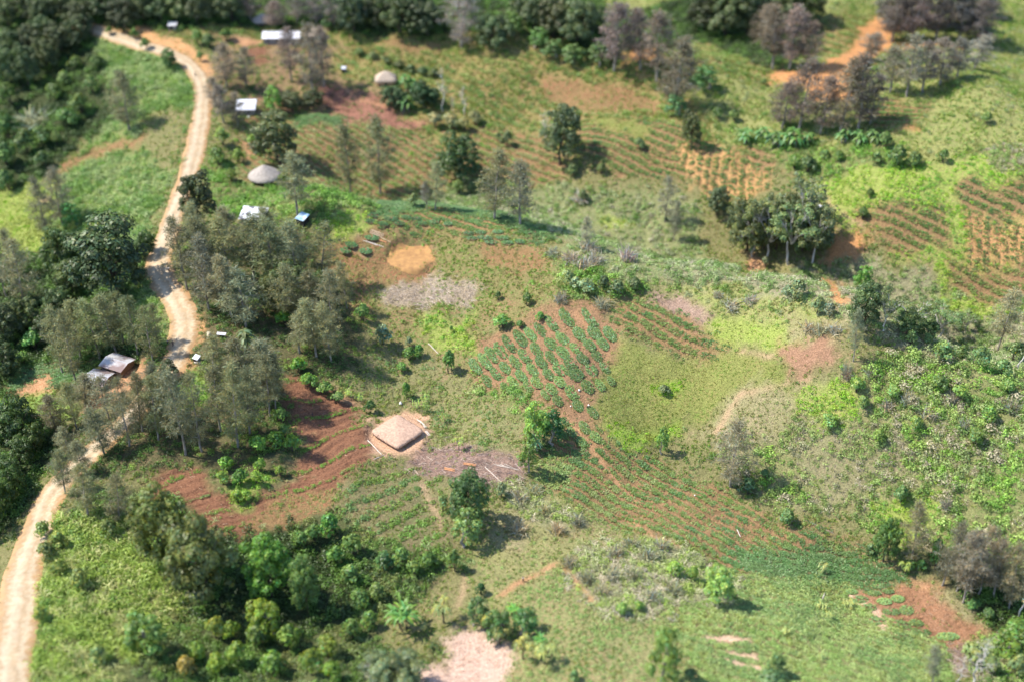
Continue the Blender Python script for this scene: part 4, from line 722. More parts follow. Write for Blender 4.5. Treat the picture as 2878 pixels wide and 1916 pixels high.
def plant(kind, p, hpx, wpx, label, group=None, col=None, hm=None, wm=None):
    fn, n, (nm, ct, pa, pb), c0 = KIND[kind]
    if kind not in VAR: VAR[kind] = [fn() for _ in range(n)]
    tm, cm, w_, h_ = VAR[kind][int(rng.integers(n))]
    s, th = ppm(p); W_ = wm or wpx / 2.45 / s
    H_ = hm or max(.45 * W_, (hpx / 2.45 - .22 * wpx / 2.45 * math.sin(th)) / (s * math.cos(th)))
    if kind == 'cas': W_ *= .87; H_ *= 1.1
    H_ = min(H_, 25)
    t = thing(nm, label, ct, (p[0], p[1], p[2]), rng.uniform(0, 6.28), group); t.rotation_euler = (rng.normal() * .035, rng.normal() * .035, t.rotation_euler.z); t.scale = (W_ / w_, W_ / w_, H_ / h_)
    a = ob(pa, tm, t); b = ob(pb, cm, t); c = col or c0; v = rng.uniform(.88, 1.12) if c is not DK else rng.uniform(.8, 1.5); j = rng.normal(size=3) * [.05, .035, .06]; b.color = (c[0] * v * (1 + j[0]), c[1] * v * (1 + j[1]), c[2] * v * (1 + j[2]), 1)
    return t
ORD = ['leftmost', 'second from left', 'third from left', 'fourth from left', 'fifth from left', 'sixth from left', 'seventh from left', 'eighth from left', 'ninth from left', 'tenth from left', 'eleventh from left', 'twelfth from left']
CNT = ['', '', 'two', 'three', 'four', 'five', 'six', 'seven', 'eight', 'nine', 'ten', 'eleven', 'twelve']
def grove(kind, look, place, spots, group=None, col=None, k=1.0):
    """look + place name the grove; each plant of it is told by its order along the row"""
    rows = [q.split(',') for q in spots.split()]
    pts = [nat(r[0], float(r[1]), float(r[2])) for r in rows]
    P = hit(np.array([a for a, b in pts]), np.array([b for a, b in pts]))
    od = sorted(range(len(rows)), key=lambda i: pts[i][0]); rank = {i: k for k, i in enumerate(od)}; n = len(rows)
    for i, r in enumerate(rows):
        if n == 1: lb = f'{look} {place}'
        elif n == 2: lb = f'{look} {place}, the {"left" if rank[i] == 0 else "right"} one'
        elif rank[i] == n - 1: lb = f'{look} {place}, rightmost of {CNT[n]}'
        else: lb = f'{look} {place}, {ORD[rank[i]]} of {CNT[n]}'
        plant(kind, P[i], float(r[3]) * (1 + (k - 1) * .5), float(r[4]) * k, lb, (group or (place if n > 1 else None)), col)
DK = (.05, .064, .027); DKG = (.05, .085, .025); GRY = (.15, .135, .095); PRP = (.135, .11, .09); OLV = (.15, .155, .05); LIM = (.22, .32, .07); YEL = (.24, .24, .05)
def build_plants():
    g = grove
    # --- upper left wood and the left edge
    g('bro', 'dark tree', 'in the wood filling the top left corner', 'A,60,180,230,210 A,190,140,220,200 A,310,170,230,200 A,430,120,200,190 A,540,205,220,200 A,630,120,200,170 A,90,430,260,220 A,330,320,230,210', col=DK)
    g('bro', 'dark green tree', 'below the dark corner wood', 'A,215,400,260,200 A,430,350,220,200 A,530,330,220,200 A,200,590,300,180 A,60,600,280,200 A,580,250,180,150 A,330,480,230,200', col=DK)
    g('shr', 'mid green bush', 'between corner wood and upper road', 'A,80,730,200,200 A,450,600,140,170 A,380,690,150,170 A,560,780,170,190 A,640,640,150,150 A,530,480,120,150 A,680,470,110,150')
    g('dry', 'large pale greyish bush', 'amid the left woods', 'A,270,860,180,300', col=(.20, .20, .13))
    g('shr', 'green bush', 'at the left photo edge above lime field', 'A,60,960,220,230 A,180,1060,210,220 A,400,1010,140,130 A,310,1160,150,170 A,60,1150,220,220 A,470,860,150,220 A,60,1310,180,180 A,300,1010,180,200', col=(.075, .115, .035))
    g('cas', 'broad dark grey tree', 'standing alone left of the upper road', 'A,890,900,360,300', col=(.10, .10, .065))
    g('bro', 'small dark bushy tree', 'beside the top bend of the road', 'A,1180,470,140,120', col=DKG)
    g('shr', 'roadside bush', 'on the orange cutting up the road', 'A,930,270,90,90 A,1010,340,100,110 A,760,240,70,80 A,1380,420,80,80')
    g('cas', 'grey tree', 'right of the upper road', 'A,1560,600,270,220 A,1700,600,250,200 A,1540,850,250,200 A,1640,860,200,160 A,1480,720,180,140', col=GRY)
    g('bri', 'bright green small tree', 'right of the white roofed shed', 'A,1890,770,200,140', col=(.11, .17, .045))
    g('bro', 'dark tree', 'right of the white roofed shed', 'A,2010,760,150,200 A,2150,740,140,170', col=DK)
    g('cas', 'tall dark grey casuarina', 'in front of long white-roofed house', 'A,2010,560,330,230 A,2150,640,420,260 A,2230,600,360,200', col=PRP)
    g('bro', 'round dark tree', 'behind the round thatched hut', 'A,1920,1120,360,340', col=(.075, .09, .035))
    g('shr', 'small bush', 'around the round thatched hut', 'A,1640,1120,120,130 A,1500,1130,150,170 A,1600,1250,110,130 A,1960,1270,100,120 A,1540,1000,150,150 A,1750,1010,110,120', col=(.12, .17, .045))
    g('bro', 'dark tree', 'standing over the road by the round hut', 'A,1360,1560,400,270', col=(.06, .07, .03))
    g('cas', 'dark grey casuarina', 'below and right of round thatched hut', 'A,2050,1500,400,290', col=(.12, .12, .07))
    g('cas', 'grey casuarina', 'left of the big dark roadside tree', 'A,430,1560,370,240 D,330,80,380,200', col=GRY)
    g('bri', 'bright bluish green tree', 'left of the big dark roadside tree', 'A,540,1560,190,140', col=(.08, .19, .06))
    g('bro', 'huge dark tree', 'overhanging the left side of the road', 'D,820,470,620,560', col=(.055, .072, .028))
    g('bro', 'dark tree', 'beside the huge dark roadside tree', 'D,430,330,350,300 D,520,470,250,240 D,1000,200,200,180', col=(.055, .08, .026))
    # --- top band
    g('bro', 'dark tree', 'in the wood behind the road top', 'A,720,130,220,200 A,860,190,200,180 A,990,130,220,200 A,1110,150,220,190 A,1240,140,230,200 A,1360,160,220,190 A,1480,110,240,200 A,1600,140,250,200', col=DK, k=1.3)
    g('cas', 'grey tree', 'above the long white-roofed house', 'A,1730,160,220,180 A,1900,200,180,220 A,2050,160,220,200 A,2180,170,230,200 A,2300,190,250,200', col=PRP)
    g('shr', 'green bush', 'at the edge of the house clearing', 'A,1440,330,120,160 A,1360,300,120,120 A,1560,280,100,130 A,2250,210,100,110')
    g('bro', 'dark tree', 'behind the top garden slope', 'B,90,220,260,190 B,250,190,230,200 B,400,230,250,200 B,600,250,230,200 B,520,170,200,190 B,1030,330,230,210', col=DK, k=1.3)
    g('cas', 'broad purple-grey tree', 'on the crest at top centre', 'B,830,330,380,330', col=(.17, .15, .13))
    g('bri', 'green tree', 'just behind the top centre crest', 'B,1180,260,180,150 B,1330,330,150,150 B,1480,400,140,160 B,1600,440,150,160 B,1780,460,180,150', col=(.085, .14, .045))
    g('bro', 'dark tree', 'in the hollow at the top middle', 'B,1330,200,250,200 B,1470,260,260,200 B,1620,290,280,220 B,1720,240,200,180 B,1250,110,180,160', col=DK, k=1.3)
    g('cas', 'tall purple-grey casuarina', 'below the top middle hollow', 'B,1880,490,430,260 B,2170,560,420,260 B,2290,740,560,300 B,2060,480,330,220', col=PRP, k=1.3)
    g('bri', 'green tree', 'at the foot of purple-grey casuarinas', 'C,180,620,190,180 B,2330,800,150,150', col=(.075, .14, .05))
    g('bro', 'dark tree', 'in the top wood left of orange track', 'C,150,230,300,220 C,290,260,320,230 C,440,240,300,220 C,720,170,300,220 C,850,160,260,200 C,590,140,260,220', col=DK, k=1.3)
    g('cas', 'purple-grey tree', 'left of the upper right orange track', 'C,560,330,240,200 C,620,480,330,240 C,740,480,330,230 C,850,490,260,190', col=PRP, k=1.3)
    g('cas', 'dark purple-grey tree', 'right of the upper right orange track', 'C,1440,290,300,230 C,1580,290,380,250 C,1740,280,400,260 C,1900,290,380,260 C,2030,320,300,230 C,2120,110,140,150', col=(.095, .08, .068), k=1.3)
    g('bro', 'dark brownish tree', 'in the top right corner wood', 'C,1430,180,260,240 C,1560,160,280,260 C,1690,170,280,260 C,1830,170,280,260 C,1960,210,260,240', col=(.07, .068, .045))
    g('cas', 'grey tree', 'in the slanting row at upper right', 'C,1430,640,260,200 C,1540,670,340,210 C,1650,640,280,200 C,1770,590,250,210 C,1890,540,220,200 C,2010,480,200,190 C,1290,420,160,170', col=(.15, .135, .105), k=1.3)
    g('cas', 'tangled grey-brown tree', 'in the dark clump at upper right', 'C,690,890,260,220 C,800,920,400,260 C,950,930,330,220 C,1090,930,480,270 C,1210,910,500,260 C,1290,860,280,180', col=(.12, .10, .078), k=1.3)
    g('ban', 'green banana plant', 'at the foot of dark upper right clump', 'C,440,980,120,150 C,560,960,110,140 C,650,1000,120,150 C,760,1000,150,170 C,860,1000,110,140 C,1120,980,120,140 C,1200,990,120,150 C,1300,990,120,140')
    g('shr', 'green bush', 'below the dark upper right clump', 'C,1390,1020,140,170 C,1470,1150,190,200 C,1330,1130,110,130 C,860,1190,150,170 C,770,1160,120,150 C,1590,1150,130,150 C,980,1100,90,120 C,1070,1110,90,110 C,1790,1120,120,120')
    g('bro', 'small dark tree', 'standing alone above the orange hillside rows', 'C,60,1030,280,150', col=(.06, .075, .03))
    g('gum', 'tall pale-limbed tree', 'in the clump above the orange plot', 'F,730,250,540,360 F,890,250,480,300 F,480,200,470,300 F,590,230,500,300 F,820,130,520,320')
    g('bro', 'olive green bushy tree', 'in the clump above the orange plot', 'F,440,160,400,280 F,640,150,400,280 F,900,200,400,270', col=(.085, .10, .045))
    g('bro', 'dark tree', 'under the pale-limbed clump', 'F,560,150,300,240 F,820,170,320,240 C,230,1480,200,170 F,400,90,300,220 F,660,120,330,260 F,930,150,300,230 F,760,60,330,260', col=DK)
    g('shr', 'small bush', 'on the upper right slopes', 'C,2090,850,100,110 C,1240,1510,110,110 C,1880,600,70,80 C,1800,560,60,80 C,1290,1360,80,80 C,240,820,100,110 C,350,830,90,110 C,560,590,60,60')
    # --- upper middle garden slope
    g('ban', 'leafy banana plant', 'in the thicket below pale hilltop hut', 'B,450,640,160,140 B,540,690,140,140 B,440,760,130,130')
    g('bro', 'dense dark bush', 'in the thicket below pale hilltop hut', 'B,330,730,160,150 B,570,740,200,180 B,400,740,140,150 B,640,720,130,120', col=(.04, .07, .028))
    g('bar', 'pale dead tree', 'right of thicket by pale hilltop hut', 'B,705,770,280,110 B,850,790,180,110 B,770,770,100,60')
    g('shr', 'tan grass bush', 'on the upper middle garden slope', 'B,650,880,130,150 B,760,890,140,160 B,850,910,130,130 B,920,850,110,140 B,790,900,110,120', col=(.19, .18, .09))
    g('cas', 'slender casuarina with bare lower trunk', 'above the central knoll', 'B,70,1350,560,200 B,270,1340,550,270')
    g('shr', 'hedge bush', 'in dark hedge line above pale hilltop hut', 'B,130,385,70,110 B,220,410,70,110 B,310,440,70,110 B,400,470,75,120 B,480,500,75,120 B,560,520,80,120 B,640,530,80,120', col=(.075, .10, .035))
    g('bro', 'round dark tree', 'in the middle of upper garden slope', 'B,820,1240,350,310', col=(.055, .085, .028))
    g('cas', 'feathery grey casuarina', 'behind the central knoll', 'B,650,1450,300,170 B,1055,1510,430,300 B,1230,1550,390,270 B,590,1440,180,100', col=(.16, .155, .10))
    g('bro', 'tall dark leaning tree', 'beside the bare red upper slope', 'B,1500,1130,440,300', col=(.06, .075, .035))
    g('bar', 'pale forked tree', 'left of the tall dark leaning tree', 'B,1405,950,170,130')
    g('shr', 'bush', 'on the slope above the valley', 'B,1590,1210,110,120 B,2050,1030,100,110 B,1790,1200,100,110 B,810,1340,130,130 B,1140,1010,140,120 B,1080,980,80,70 B,500,1420,110,110 B,900,1330,100,110 B,1660,1390,110,110 B,640,1180,110,110', col=(.12, .15, .06))
    g('cas', 'thin grey casuarina', 'in the pale valley', 'B,2230,1530,300,160 E,1690,140,200,120 E,2290,90,260,120', col=(.19, .18, .13))
    g('dry', 'pale dry bush', 'in the pale valley', 'E,1970,230,180,130 E,1700,160,120,150 B,1650,1390,120,120', col=(.30, .26, .22))
    # --- left groves
    g('cas', 'grey casuarina', 'by the left photo edge', 'D,170,540,450,270 D,40,470,380,200 D,90,330,300,180', col=(.14, .135, .08))
    g('bro', 'dark tree', 'in the shady wood left of twin houses', 'D,50,760,300,250 D,180,700,260,220 D,400,640,260,230 D,40,1010,260,240 D,330,780,200,200', col=DK)
    g('shr', 'sunlit green bush', 'in the shady left wood', 'D,250,830,180,210 D,420,700,120,160 D,170,930,110,140', col=(.10, .17, .05))
    g('cas', 'casuarina', 'in the grove behind twin roadside houses', 'D,430,1000,420,230 D,520,1060,430,230 D,560,900,380,260 D,690,900,400,280 D,800,860,400,270 D,850,800,330,230 D,950,870,380,230 D,1050,910,340,200 D,1090,800,260,150', col=(.135, .138, .07))
    g('cas', 'tall casuarina', 'in the grove right of the road, back row', 'D,1290,430,460,260 D,1440,400,420,280 D,1600,380,420,300 D,1750,370,420,320 D,1900,400,430,340 D,2060,440,460,320 D,2210,420,400,280 D,1350,150,300,240 D,1600,160,300,260 D,1850,160,280,260')
    g('cas', 'tall casuarina', 'in the grove right of the road, middle row', 'D,1440,570,480,280 D,1600,620,420,280 D,1700,690,380,330 D,1980,640,360,280 D,2120,640,330,260 D,2280,760,420,260')
    g('cas', 'casuarina', 'along the right edge of roadside grove', 'D,2180,890,360,280 D,2280,920,380,240 D,2060,860,280,260 E,40,560,300,160', col=(.15, .148, .08))
    g('bro', 'dark tree', 'deep inside the roadside grove', 'D,2020,520,320,280 D,2160,560,280,240 D,1880,570,260,240', col=(.06, .08, .03))
    g('frn', 'dark layered tree fern', 'right of the small white shelter', 'D,1710,850,190,170')
    g('frn', 'greyish rosette tree fern', 'left of the small white shelter', 'D,1447,770,70,60', col=(.22, .22, .17))
    g('cas', 'casuarina', 'in the front grove above red garden', 'D,1470,1100,340,230 D,1660,1180,380,290 D,1810,1140,400,340 D,1640,1510,560,300 D,1280,1560,560,300 D,1390,1540,500,260 D,1720,1420,420,260 D,1860,1300,400,260 D,1520,1400,420,260 D,1900,1240,330,200')
    g('cas', 'casuarina', 'hiding the road between house and grove', 'D,1070,1300,350,230 D,1180,1340,330,220 D,890,1500,440,250 D,980,1400,380,230 D,770,1390,360,250 D,1090,1460,380,230')
    g('cas', 'casuarina', 'along the lower left roadside', 'D,590,1220,230,250 D,530,1380,300,180 D,390,1410,270,240 D,720,1560,320,270 D,480,1560,180,180 G,450,270,280,220 G,590,140,230,180', col=(.13, .128, .07))
    g('bro', 'dark roadside tree', 'overhanging the road by tin houses', 'D,1180,1040,150,140', col=DK)
    g('bro', 'broad dark tree', 'at the lower left photo edge', 'D,190,1490,380,330 D,40,1460,300,220 G,60,230,260,240 G,150,110,250,220 G,10,400,300,250 G,100,300,260,200 G,-40,560,300,240 G,250,-20,230,190', col=(.05, .08, .022))
    g('shr', 'bright green bush', 'under the front grove', 'D,2060,1000,130,170 D,1960,660,120,170 D,1480,1150,120,130 D,1900,1500,130,180 D,1780,1540,150,180 G,1660,200,130,160 G,1560,110,130,160 D,2020,1540,150,170', col=(.10, .18, .04))
    # --- knoll, hut garden and middle
    g('shr', 'small dark round bush', 'on the central knoll', 'E,1080,500,80,75 E,1280,540,120,110')
    g('shr', 'weedy bush', 'along the upper edge of red soil garden', 'D,2130,1090,120,160 D,2240,1140,110,150 D,2330,1200,100,130 D,1930,1330,130,170 D,1960,1440,120,160', col=(.12, .18, .05))
    g('shr', 'wide green bush', 'above the garden of oval beds', 'E,1110,690,120,180 E,1370,640,80,100 E,1230,690,70,90', col=(.10, .17, .045))
    g('shr', 'dark bush', 'in the thicket at knoll end', 'E,1900,470,140,170 E,2020,440,120,150 E,1810,420,120,130', col=(.07, .10, .04))
    g('dry', 'grey dry bush', 'in the thicket at knoll end', 'E,1580,230,120,140 E,1680,280,140,170 E,1460,190,90,110 E,1800,540,110,130 E,1520,510,110,110 E,1750,250,120,140')
    g('shr', 'pale green bush', 'in the thicket at knoll end', 'E,1560,370,110,150 E,1680,460,140,180 E,1610,420,110,130', col=(.17, .20, .09))
    g('shr', 'pale grey-green bush', 'right of the roadside grove', 'E,290,800,170,180 E,470,820,90,80', col=(.13, .16, .09))
    g('shr', 'green bush', 'on slope between knoll and big hut', 'E,740,1000,200,120 E,470,910,120,150 E,540,890,110,110 E,450,1160,130,100 E,420,990,90,120 E,150,640,150,150 E,760,720,60,40 E,200,1270,110,120', col=(.09, .155, .045))
    g('bri', 'bright green tree', 'at lower edge of oval bed garden', 'E,1330,1500,330,170', col=(.17, .26, .07))
    g('bri', 'dark green tree', 'right of tall bright green garden tree', 'E,1450,1500,230,200', col=(.045, .10, .03))
    g('ban', 'pale leaved banana plant', 'under the bright green garden tree', 'E,1330,1530,140,110', col=(.24, .34, .18))
    g('bri', 'olive green small tree', 'below the bright green garden tree', 'H,1290,120,260,130', col=(.13, .19, .055))
    g('ros', 'yellow leaved palm', 'right of the big thatched hut', 'E,810,1530,110,100', col=(.24, .25, .07))
    g('mai', 'tall maize clump', 'above the big thatched hut', 'E,580,1280,110,70 E,585,1200,100,60 E,510,1240,80,60 E,710,1330,90,60 E,130,1190,70,60 E,60,1170,70,60', col=(.22, .30, .09))
    g('shr', 'grey pale bush', 'in the olive meadow', 'E,2220,1140,80,110', col=(.16, .18, .09))
    g('bri', 'small green tree', 'below the olive meadow', 'E,2200,1560,190,100', col=(.11, .19, .05))
    g('bro', 'dense round green tree', 'below the pinkish clearing debris', 'H,890,470,400,320', col=(.075, .125, .04))
    g('bri', 'pale feathery small tree', 'under the dense round tree', 'H,840,640,260,230', col=(.17, .22, .09))
    g('shr', 'pale green bush', 'left of the dense round tree', 'H,700,390,140,110', col=(.15, .20, .08))
    g('shr', 'small light bush', 'right of the dense round tree', 'H,1100,290,120,110', col=(.17, .19, .09))
    g('shr', 'dark bluish green bush', 'in the lower middle hollow', 'H,290,800,170,190', col=(.055, .10, .035))
    # --- bottom left
    g('cas', 'rounded olive casuarina', 'beside the lower road', 'G,610,430,330,270 G,830,470,320,250', col=(.115, .11, .055))
    g('bro', 'huge domed olive-green tree', 'at lower left below red garden', 'G,1140,740,560,440 G,1420,980,620,510', col=(.088, .105, .034))
    g('bro', 'bright domed green tree', 'right of huge domed trees', 'G,1870,970,420,370', col=(.085, .145, .03))
    g('bro', 'lumpy green tree', 'right of the bright domed tree', 'G,2130,1090,400,230', col=(.10, .15, .04))
    g('bri', 'bluish green tree', 'in cane field at lower left', 'G,1010,1330,290,290', col=(.09, .14, .04))
    g('bri', 'yellowish green tree', 'below the bright domed tree', 'G,1890,1240,300,250', col=(.15, .18, .04))
    g('shr', 'orange tinted bush', 'at the bottom left', 'G,1290,1520,180,210', col=(.19, .16, .045))
    g('shr', 'green bush', 'in the lower left thicket', 'G,1370,1420,180,200 G,1490,1260,180,200 G,1770,1330,220,240 G,2000,1350,220,240 G,1640,1440,200,200 G,2260,1400,200,220 G,2150,1520,220,250 G,1890,1520,220,270 G,1600,1270,160,170 G,1500,1500,170,190 G,2300,1560,180,220', col=(.125, .17, .04))
    g('shr', 'leafy bush', 'below the lower red soil strip', 'G,2270,560,200,220 G,2170,600,150,180 G,1800,680,160,200 G,1900,690,130,160 G,2080,640,140,160 G,2320,760,170,180', col=(.10, .18, .05))
    g('shr', 'bright green bush', 'in the nook of red garden', 'G,1640,330,110,130 G,1700,310,90,110 G,1800,120,120,120 G,1540,210,130,140 G,1770,200,120,130 G,1930,150,100,110', col=(.15, .22, .05))
    g('shr', 'thicket bush', 'left of the pandanus path', 'H,90,700,200,220 H,60,880,160,200 H,250,1000,150,180 H,130,1050,160,190 H,420,760,160,180 H,610,780,140,170 H,500,830,130,160 H,200,1190,150,180 H,80,1260,170,200 H,780,800,180,150', col=(.10, .15, .045))
    g('shr', 'olive bush', 'in the cane field beside lower road', 'G,330,720,160,200 G,420,640,160,180 G,560,900,160,190 G,420,830,150,180 G,700,1430,160,190 G,290,1150,140,160 G,760,560,160,170 G,300,560,130,150', col=(.15, .18, .055))
    # --- bottom middle
    g('can', 'large strap-leaved green plant', 'beside the yellow rosette palms', 'H,430,1200,240,260')
    g('ros', 'big yellow rosette palm', 'by the narrow footpath', 'H,705,1160,190,190', col=(.21, .225, .085))
    g('ros', 'small pale rosette palm', 'below big yellow palm', 'H,570,1230,80,70', col=(.28, .28, .13))
    g('ros', 'drooping yellow-skirted palm', 'along edge of pink straw field', 'H,1010,1200,150,160 H,1090,1310,150,150 H,1250,1410,190,180 H,1400,1440,160,200', col=(.23, .24, .085))
    g('bri', 'dark green small tree', 'above the pink straw field', 'H,910,1180,200,170 H,1120,1250,220,210 H,1250,1260,180,200', col=(.065, .115, .035))
    g('can', 'green strap-leaved plant', 'right of the pink straw field', 'H,1370,1350,140,120 H,1180,1110,100,110', col=(.15, .28, .08))
    g('shr', 'dark bush', 'on the grass by the footpath', 'H,960,960,100,110', col=(.05, .10, .035))
    g('bro', 'domed grey-green tree', 'at bottom edge left of pink field', 'H,330,1640,320,430', col=(.085, .105, .045))
    g('bar', 'pale leafless branches', 'at bottom edge left of pink field', 'H,215,1620,200,150')
    g('bri', 'tall leafy pale green tree', 'at the bottom edge', 'H,2200,1640,480,270', col=(.12, .165, .05))
    g('shr', 'dark bush', 'at the bottom edge', 'H,1610,1560,100,110 I,50,1560,120,150 I,640,1510,180,190 I,610,1600,150,270', col=(.085, .13, .05))
    g('bri', 'lime yellow bushy tree', 'at right end of grey dry thicket', 'I,235,1020,290,230', col=(.20, .26, .075))
    g('shr', 'lime green bush', 'in the grey dry thicket', 'H,2290,830,130,170 H,1930,1100,110,140 H,2050,1080,90,110 I,60,860,130,130', col=(.17, .24, .06))
    g('dry', 'grey tangled bush', 'in the grey dry thicket', 'H,1580,760,110,120 H,1900,700,120,130 H,2000,640,110,130 H,2120,720,120,140 H,2200,660,120,130 H,1700,880,120,120 H,1880,860,120,130 H,2150,1000,110,130 H,2300,960,110,140 H,1800,960,110,120 H,2020,850,120,130', col=(.215, .215, .14))
    g('dry', 'tan grass clump', 'beside the dense round tree shadow', 'H,1230,330,110,140 H,1330,260,100,120 H,1490,540,110,120 H,1640,480,110,120 H,1230,530,130,150 H,1400,400,100,110', col=(.26, .22, .15))
    # --- right side
    g('cas', 'brown-grey casuarina', 'alone on the right scrub slope', 'I,330,220,430,330', col=(.15, .13, .088))
    g('shr', 'dark green bush', 'under lone brown-grey casuarina', 'I,450,270,140,180 I,370,240,90,110', col=(.06, .11, .045))
    g('shr', 'bush', 'at the lower edge of scrub slope', 'I,710,480,140,160 I,1500,330,150,150 I,1290,680,90,120 I,560,160,80,80', col=(.10, .15, .05))
    g('bro', 'dark green tree', 'left end of lower right grove', 'I,1380,740,340,200', col=(.065, .10, .035))
    g('cas', 'brown-grey casuarina with white trunk', 'in the lower right grove', 'I,1570,770,430,250 I,1790,900,420,240 I,1890,940,370,220 I,1930,1020,480,300 I,2040,960,420,240 I,2140,980,380,260 I,2250,1060,400,240', col=(.155, .14, .088))
    g('bar', 'pale leaning bare tree', 'at right edge of lower grove', 'I,2320,1110,330,190')
    g('shr', 'green bush', 'under the lower right grove', 'I,1730,790,250,120 I,1560,800,100,120 I,2000,1060,90,130 I,2100,1130,110,140 I,1640,790,90,110', col=(.07, .13, .04))
    g('ros', 'yellowish rosette palm', 'at left foot of lower right grove', 'I,1530,830,110,110', col=(.24, .27, .09))
    g('bri', 'round bright green tree', 'in the bottom right corner', 'I,2240,1360,240,280', col=(.10, .16, .035))
    g('shr', 'pale green bush', 'below the bottom right soil garden', 'I,1990,1440,190,250 I,2110,1500,170,220 I,2280,1530,200,220', col=(.15, .19, .075))
    g('bar', 'bare pale tree', 'at the bottom right corner', 'I,2000,1600,330,230 I,1900,1590,200,150', col=(.22, .2, .15))
    g('cas', 'small grey-green tree', 'at bottom edge by the gully', 'I,1720,1580,240,170', col=(.15, .16, .10))
    g('mai', 'pale yellow-green clump', 'in the bottom right crop field', 'I,955,800,70,70 I,540,980,50,60 I,960,1060,60,80 I,1000,1130,50,60 I,1130,1050,70,80 I,960,1420,60,60 I,720,1230,50,60', col=(.28, .31, .12))
    g('bro', 'dark tree', 'in the right hand grove', 'F,1250,710,340,240 F,1540,730,170,180 F,1680,760,160,170', col=(.065, .095, .035))
    g('bri', 'bright green tree', 'at top of right hand grove', 'F,1250,440,200,130', col=(.10, .18, .045))
    g('gum', 'white-limbed flat-crowned tree', 'in the right hand grove', 'F,1380,710,310,230 F,1565,710,280,290 F,1760,770,270,300 F,1950,720,170,160', col=(.11, .14, .055))
    g('cas', 'slim grey casuarina', 'at the right side', 'F,1175,920,340,130 F,2170,850,400,240', col=(.17, .165, .105))
    g('shr', 'rounded bush', 'below the right hand grove', 'F,1780,910,170,210 F,2040,960,190,190 F,2190,1010,150,170 F,2270,920,180,160 F,1920,900,120,140 F,1570,800,120,120 F,1680,800,100,100', col=(.11, .155, .055))
    g('bar', 'tall white-trunked tree', 'at the right photo edge', 'F,2315,990,430,160', col=(.12, .14, .07))
    g('shr', 'grey-green bush', 'behind the knoll on the right', 'F,790,490,170,190 F,930,600,150,170 F,570,280,100,80 F,480,190,90,80 F,720,480,110,120 F,1010,610,120,120', col=(.13, .15, .08))
    g('dry', 'tan dry clump', 'along the right knoll', 'F,330,560,110,130 F,470,520,90,100 F,240,480,80,70 F,870,710,110,120 F,960,730,110,120 F,1050,720,100,110 F,1130,1030,110,80', col=(.27, .23, .17))
    g('shr', 'leafy bush', 'in the right scrub slope', 'F,1200,1130,130,170 F,1440,1160,120,150 F,1750,1110,140,170 F,1000,1380,140,170 F,1240,1240,120,140 F,1900,1180,130,160 F,2100,1330,140,170 F,1600,1390,130,160 F,1340,1480,130,150 F,2240,1130,130,160 F,2000,1480,150,170', col=(.13, .19, .055))
    g('dry', 'grey dry clump', 'in the right scrub slope', 'F,1130,1000,120,70 F,1560,1200,120,130 F,1690,1300,120,140 F,1410,1240,110,120 F,1300,1010,110,110 F,1850,1190,120,110 F,2270,1260,120,130 F,1950,1370,110,120 I,1820,370,110,90', col=(.235, .22, .155))
# ------------------------------------------------------------------ buildings
def thatch_roof(name, L, Wd, h, z0, m, p=4.0, th=.38, ridge=0.0, parent=None):
    """thick thatch over a rounded rectangle (p large) or circle (p = 2)"""
    na, nr = 72, 16; V = []; F = []
    for j in range(nr + 1):
        r = j / nr
        for i in range(na):
            a = 2 * math.pi * i / na; c, s = math.cos(a), math.sin(a); k = (abs(c) ** p + abs(s) ** p) ** (-1 / p)
            x = c * k * r; y = s * k * r; q = max(0, r - .04)
            z = z0 + h * (1 - q ** 1.06) + .10 * (vn(x * 6 + 9, y * 6 + 9, 1, 4) - .5)
            if r > .9: z -= .22 * ((r - .9) / .1) ** 2
            rag = 1 + (.025 * (vn(i, 0, 1.3, 8) - .5) * 2 if j == nr else 0)
            V.append((x * L / 2 * rag + (ridge * max(-1, min(1, x * 3)) * (1 - r)), y * Wd / 2 * rag, z))
    for j in range(nr):
        for i in range(na): F.append((j * na + i, (j + 1) * na + i, (j + 1) * na + (i + 1) % na, j * na + (i + 1) % na))
    b = len(V)
    for f, dz in ((1.0, th), (.8, th * .7)):
        for i in range(na):
            v = V[nr * na + i]; V.append((v[0] * f, v[1] * f, v[2] - dz))
    for i in range(na):
        k = (i + 1) % na; F.append((nr * na + i, b + i, b + k, nr * na + k)); F.append((b + i, b + na + i, b + na + k, b + k))
    F.append(tuple(b + na + i for i in range(na)))
    mb = MB(); mb.add(V, F); o = mb.build(name, m, parent, smooth=True)
    n = 1800; a = rng.uniform(0, 6.28, n); r = np.sqrt(rng.uniform(.01, 1, n)); c, s = np.cos(a), np.sin(a); k = (abs(c) ** p + abs(s) ** p) ** (-1 / p); x = c * k * r; y = s * k * r
    P = np.column_stack([x * L / 2, y * Wd / 2, z0 + h * (1 - r ** 1.06) + .03 - .2 * np.clip((r - .9) / .1, 0, 1)]); D = np.column_stack([x, y, -np.full(n, h / max(L, Wd) * 1.7)]) + rng.normal(size=(n, 3)) * .12
    Vb, Qb = blades(P, D, rng.uniform(.25, .6, n), .028, .3); ob('straw_fringe', mk('straw_fringe', Vb, Qb, m=m, link=False), o)
    return o
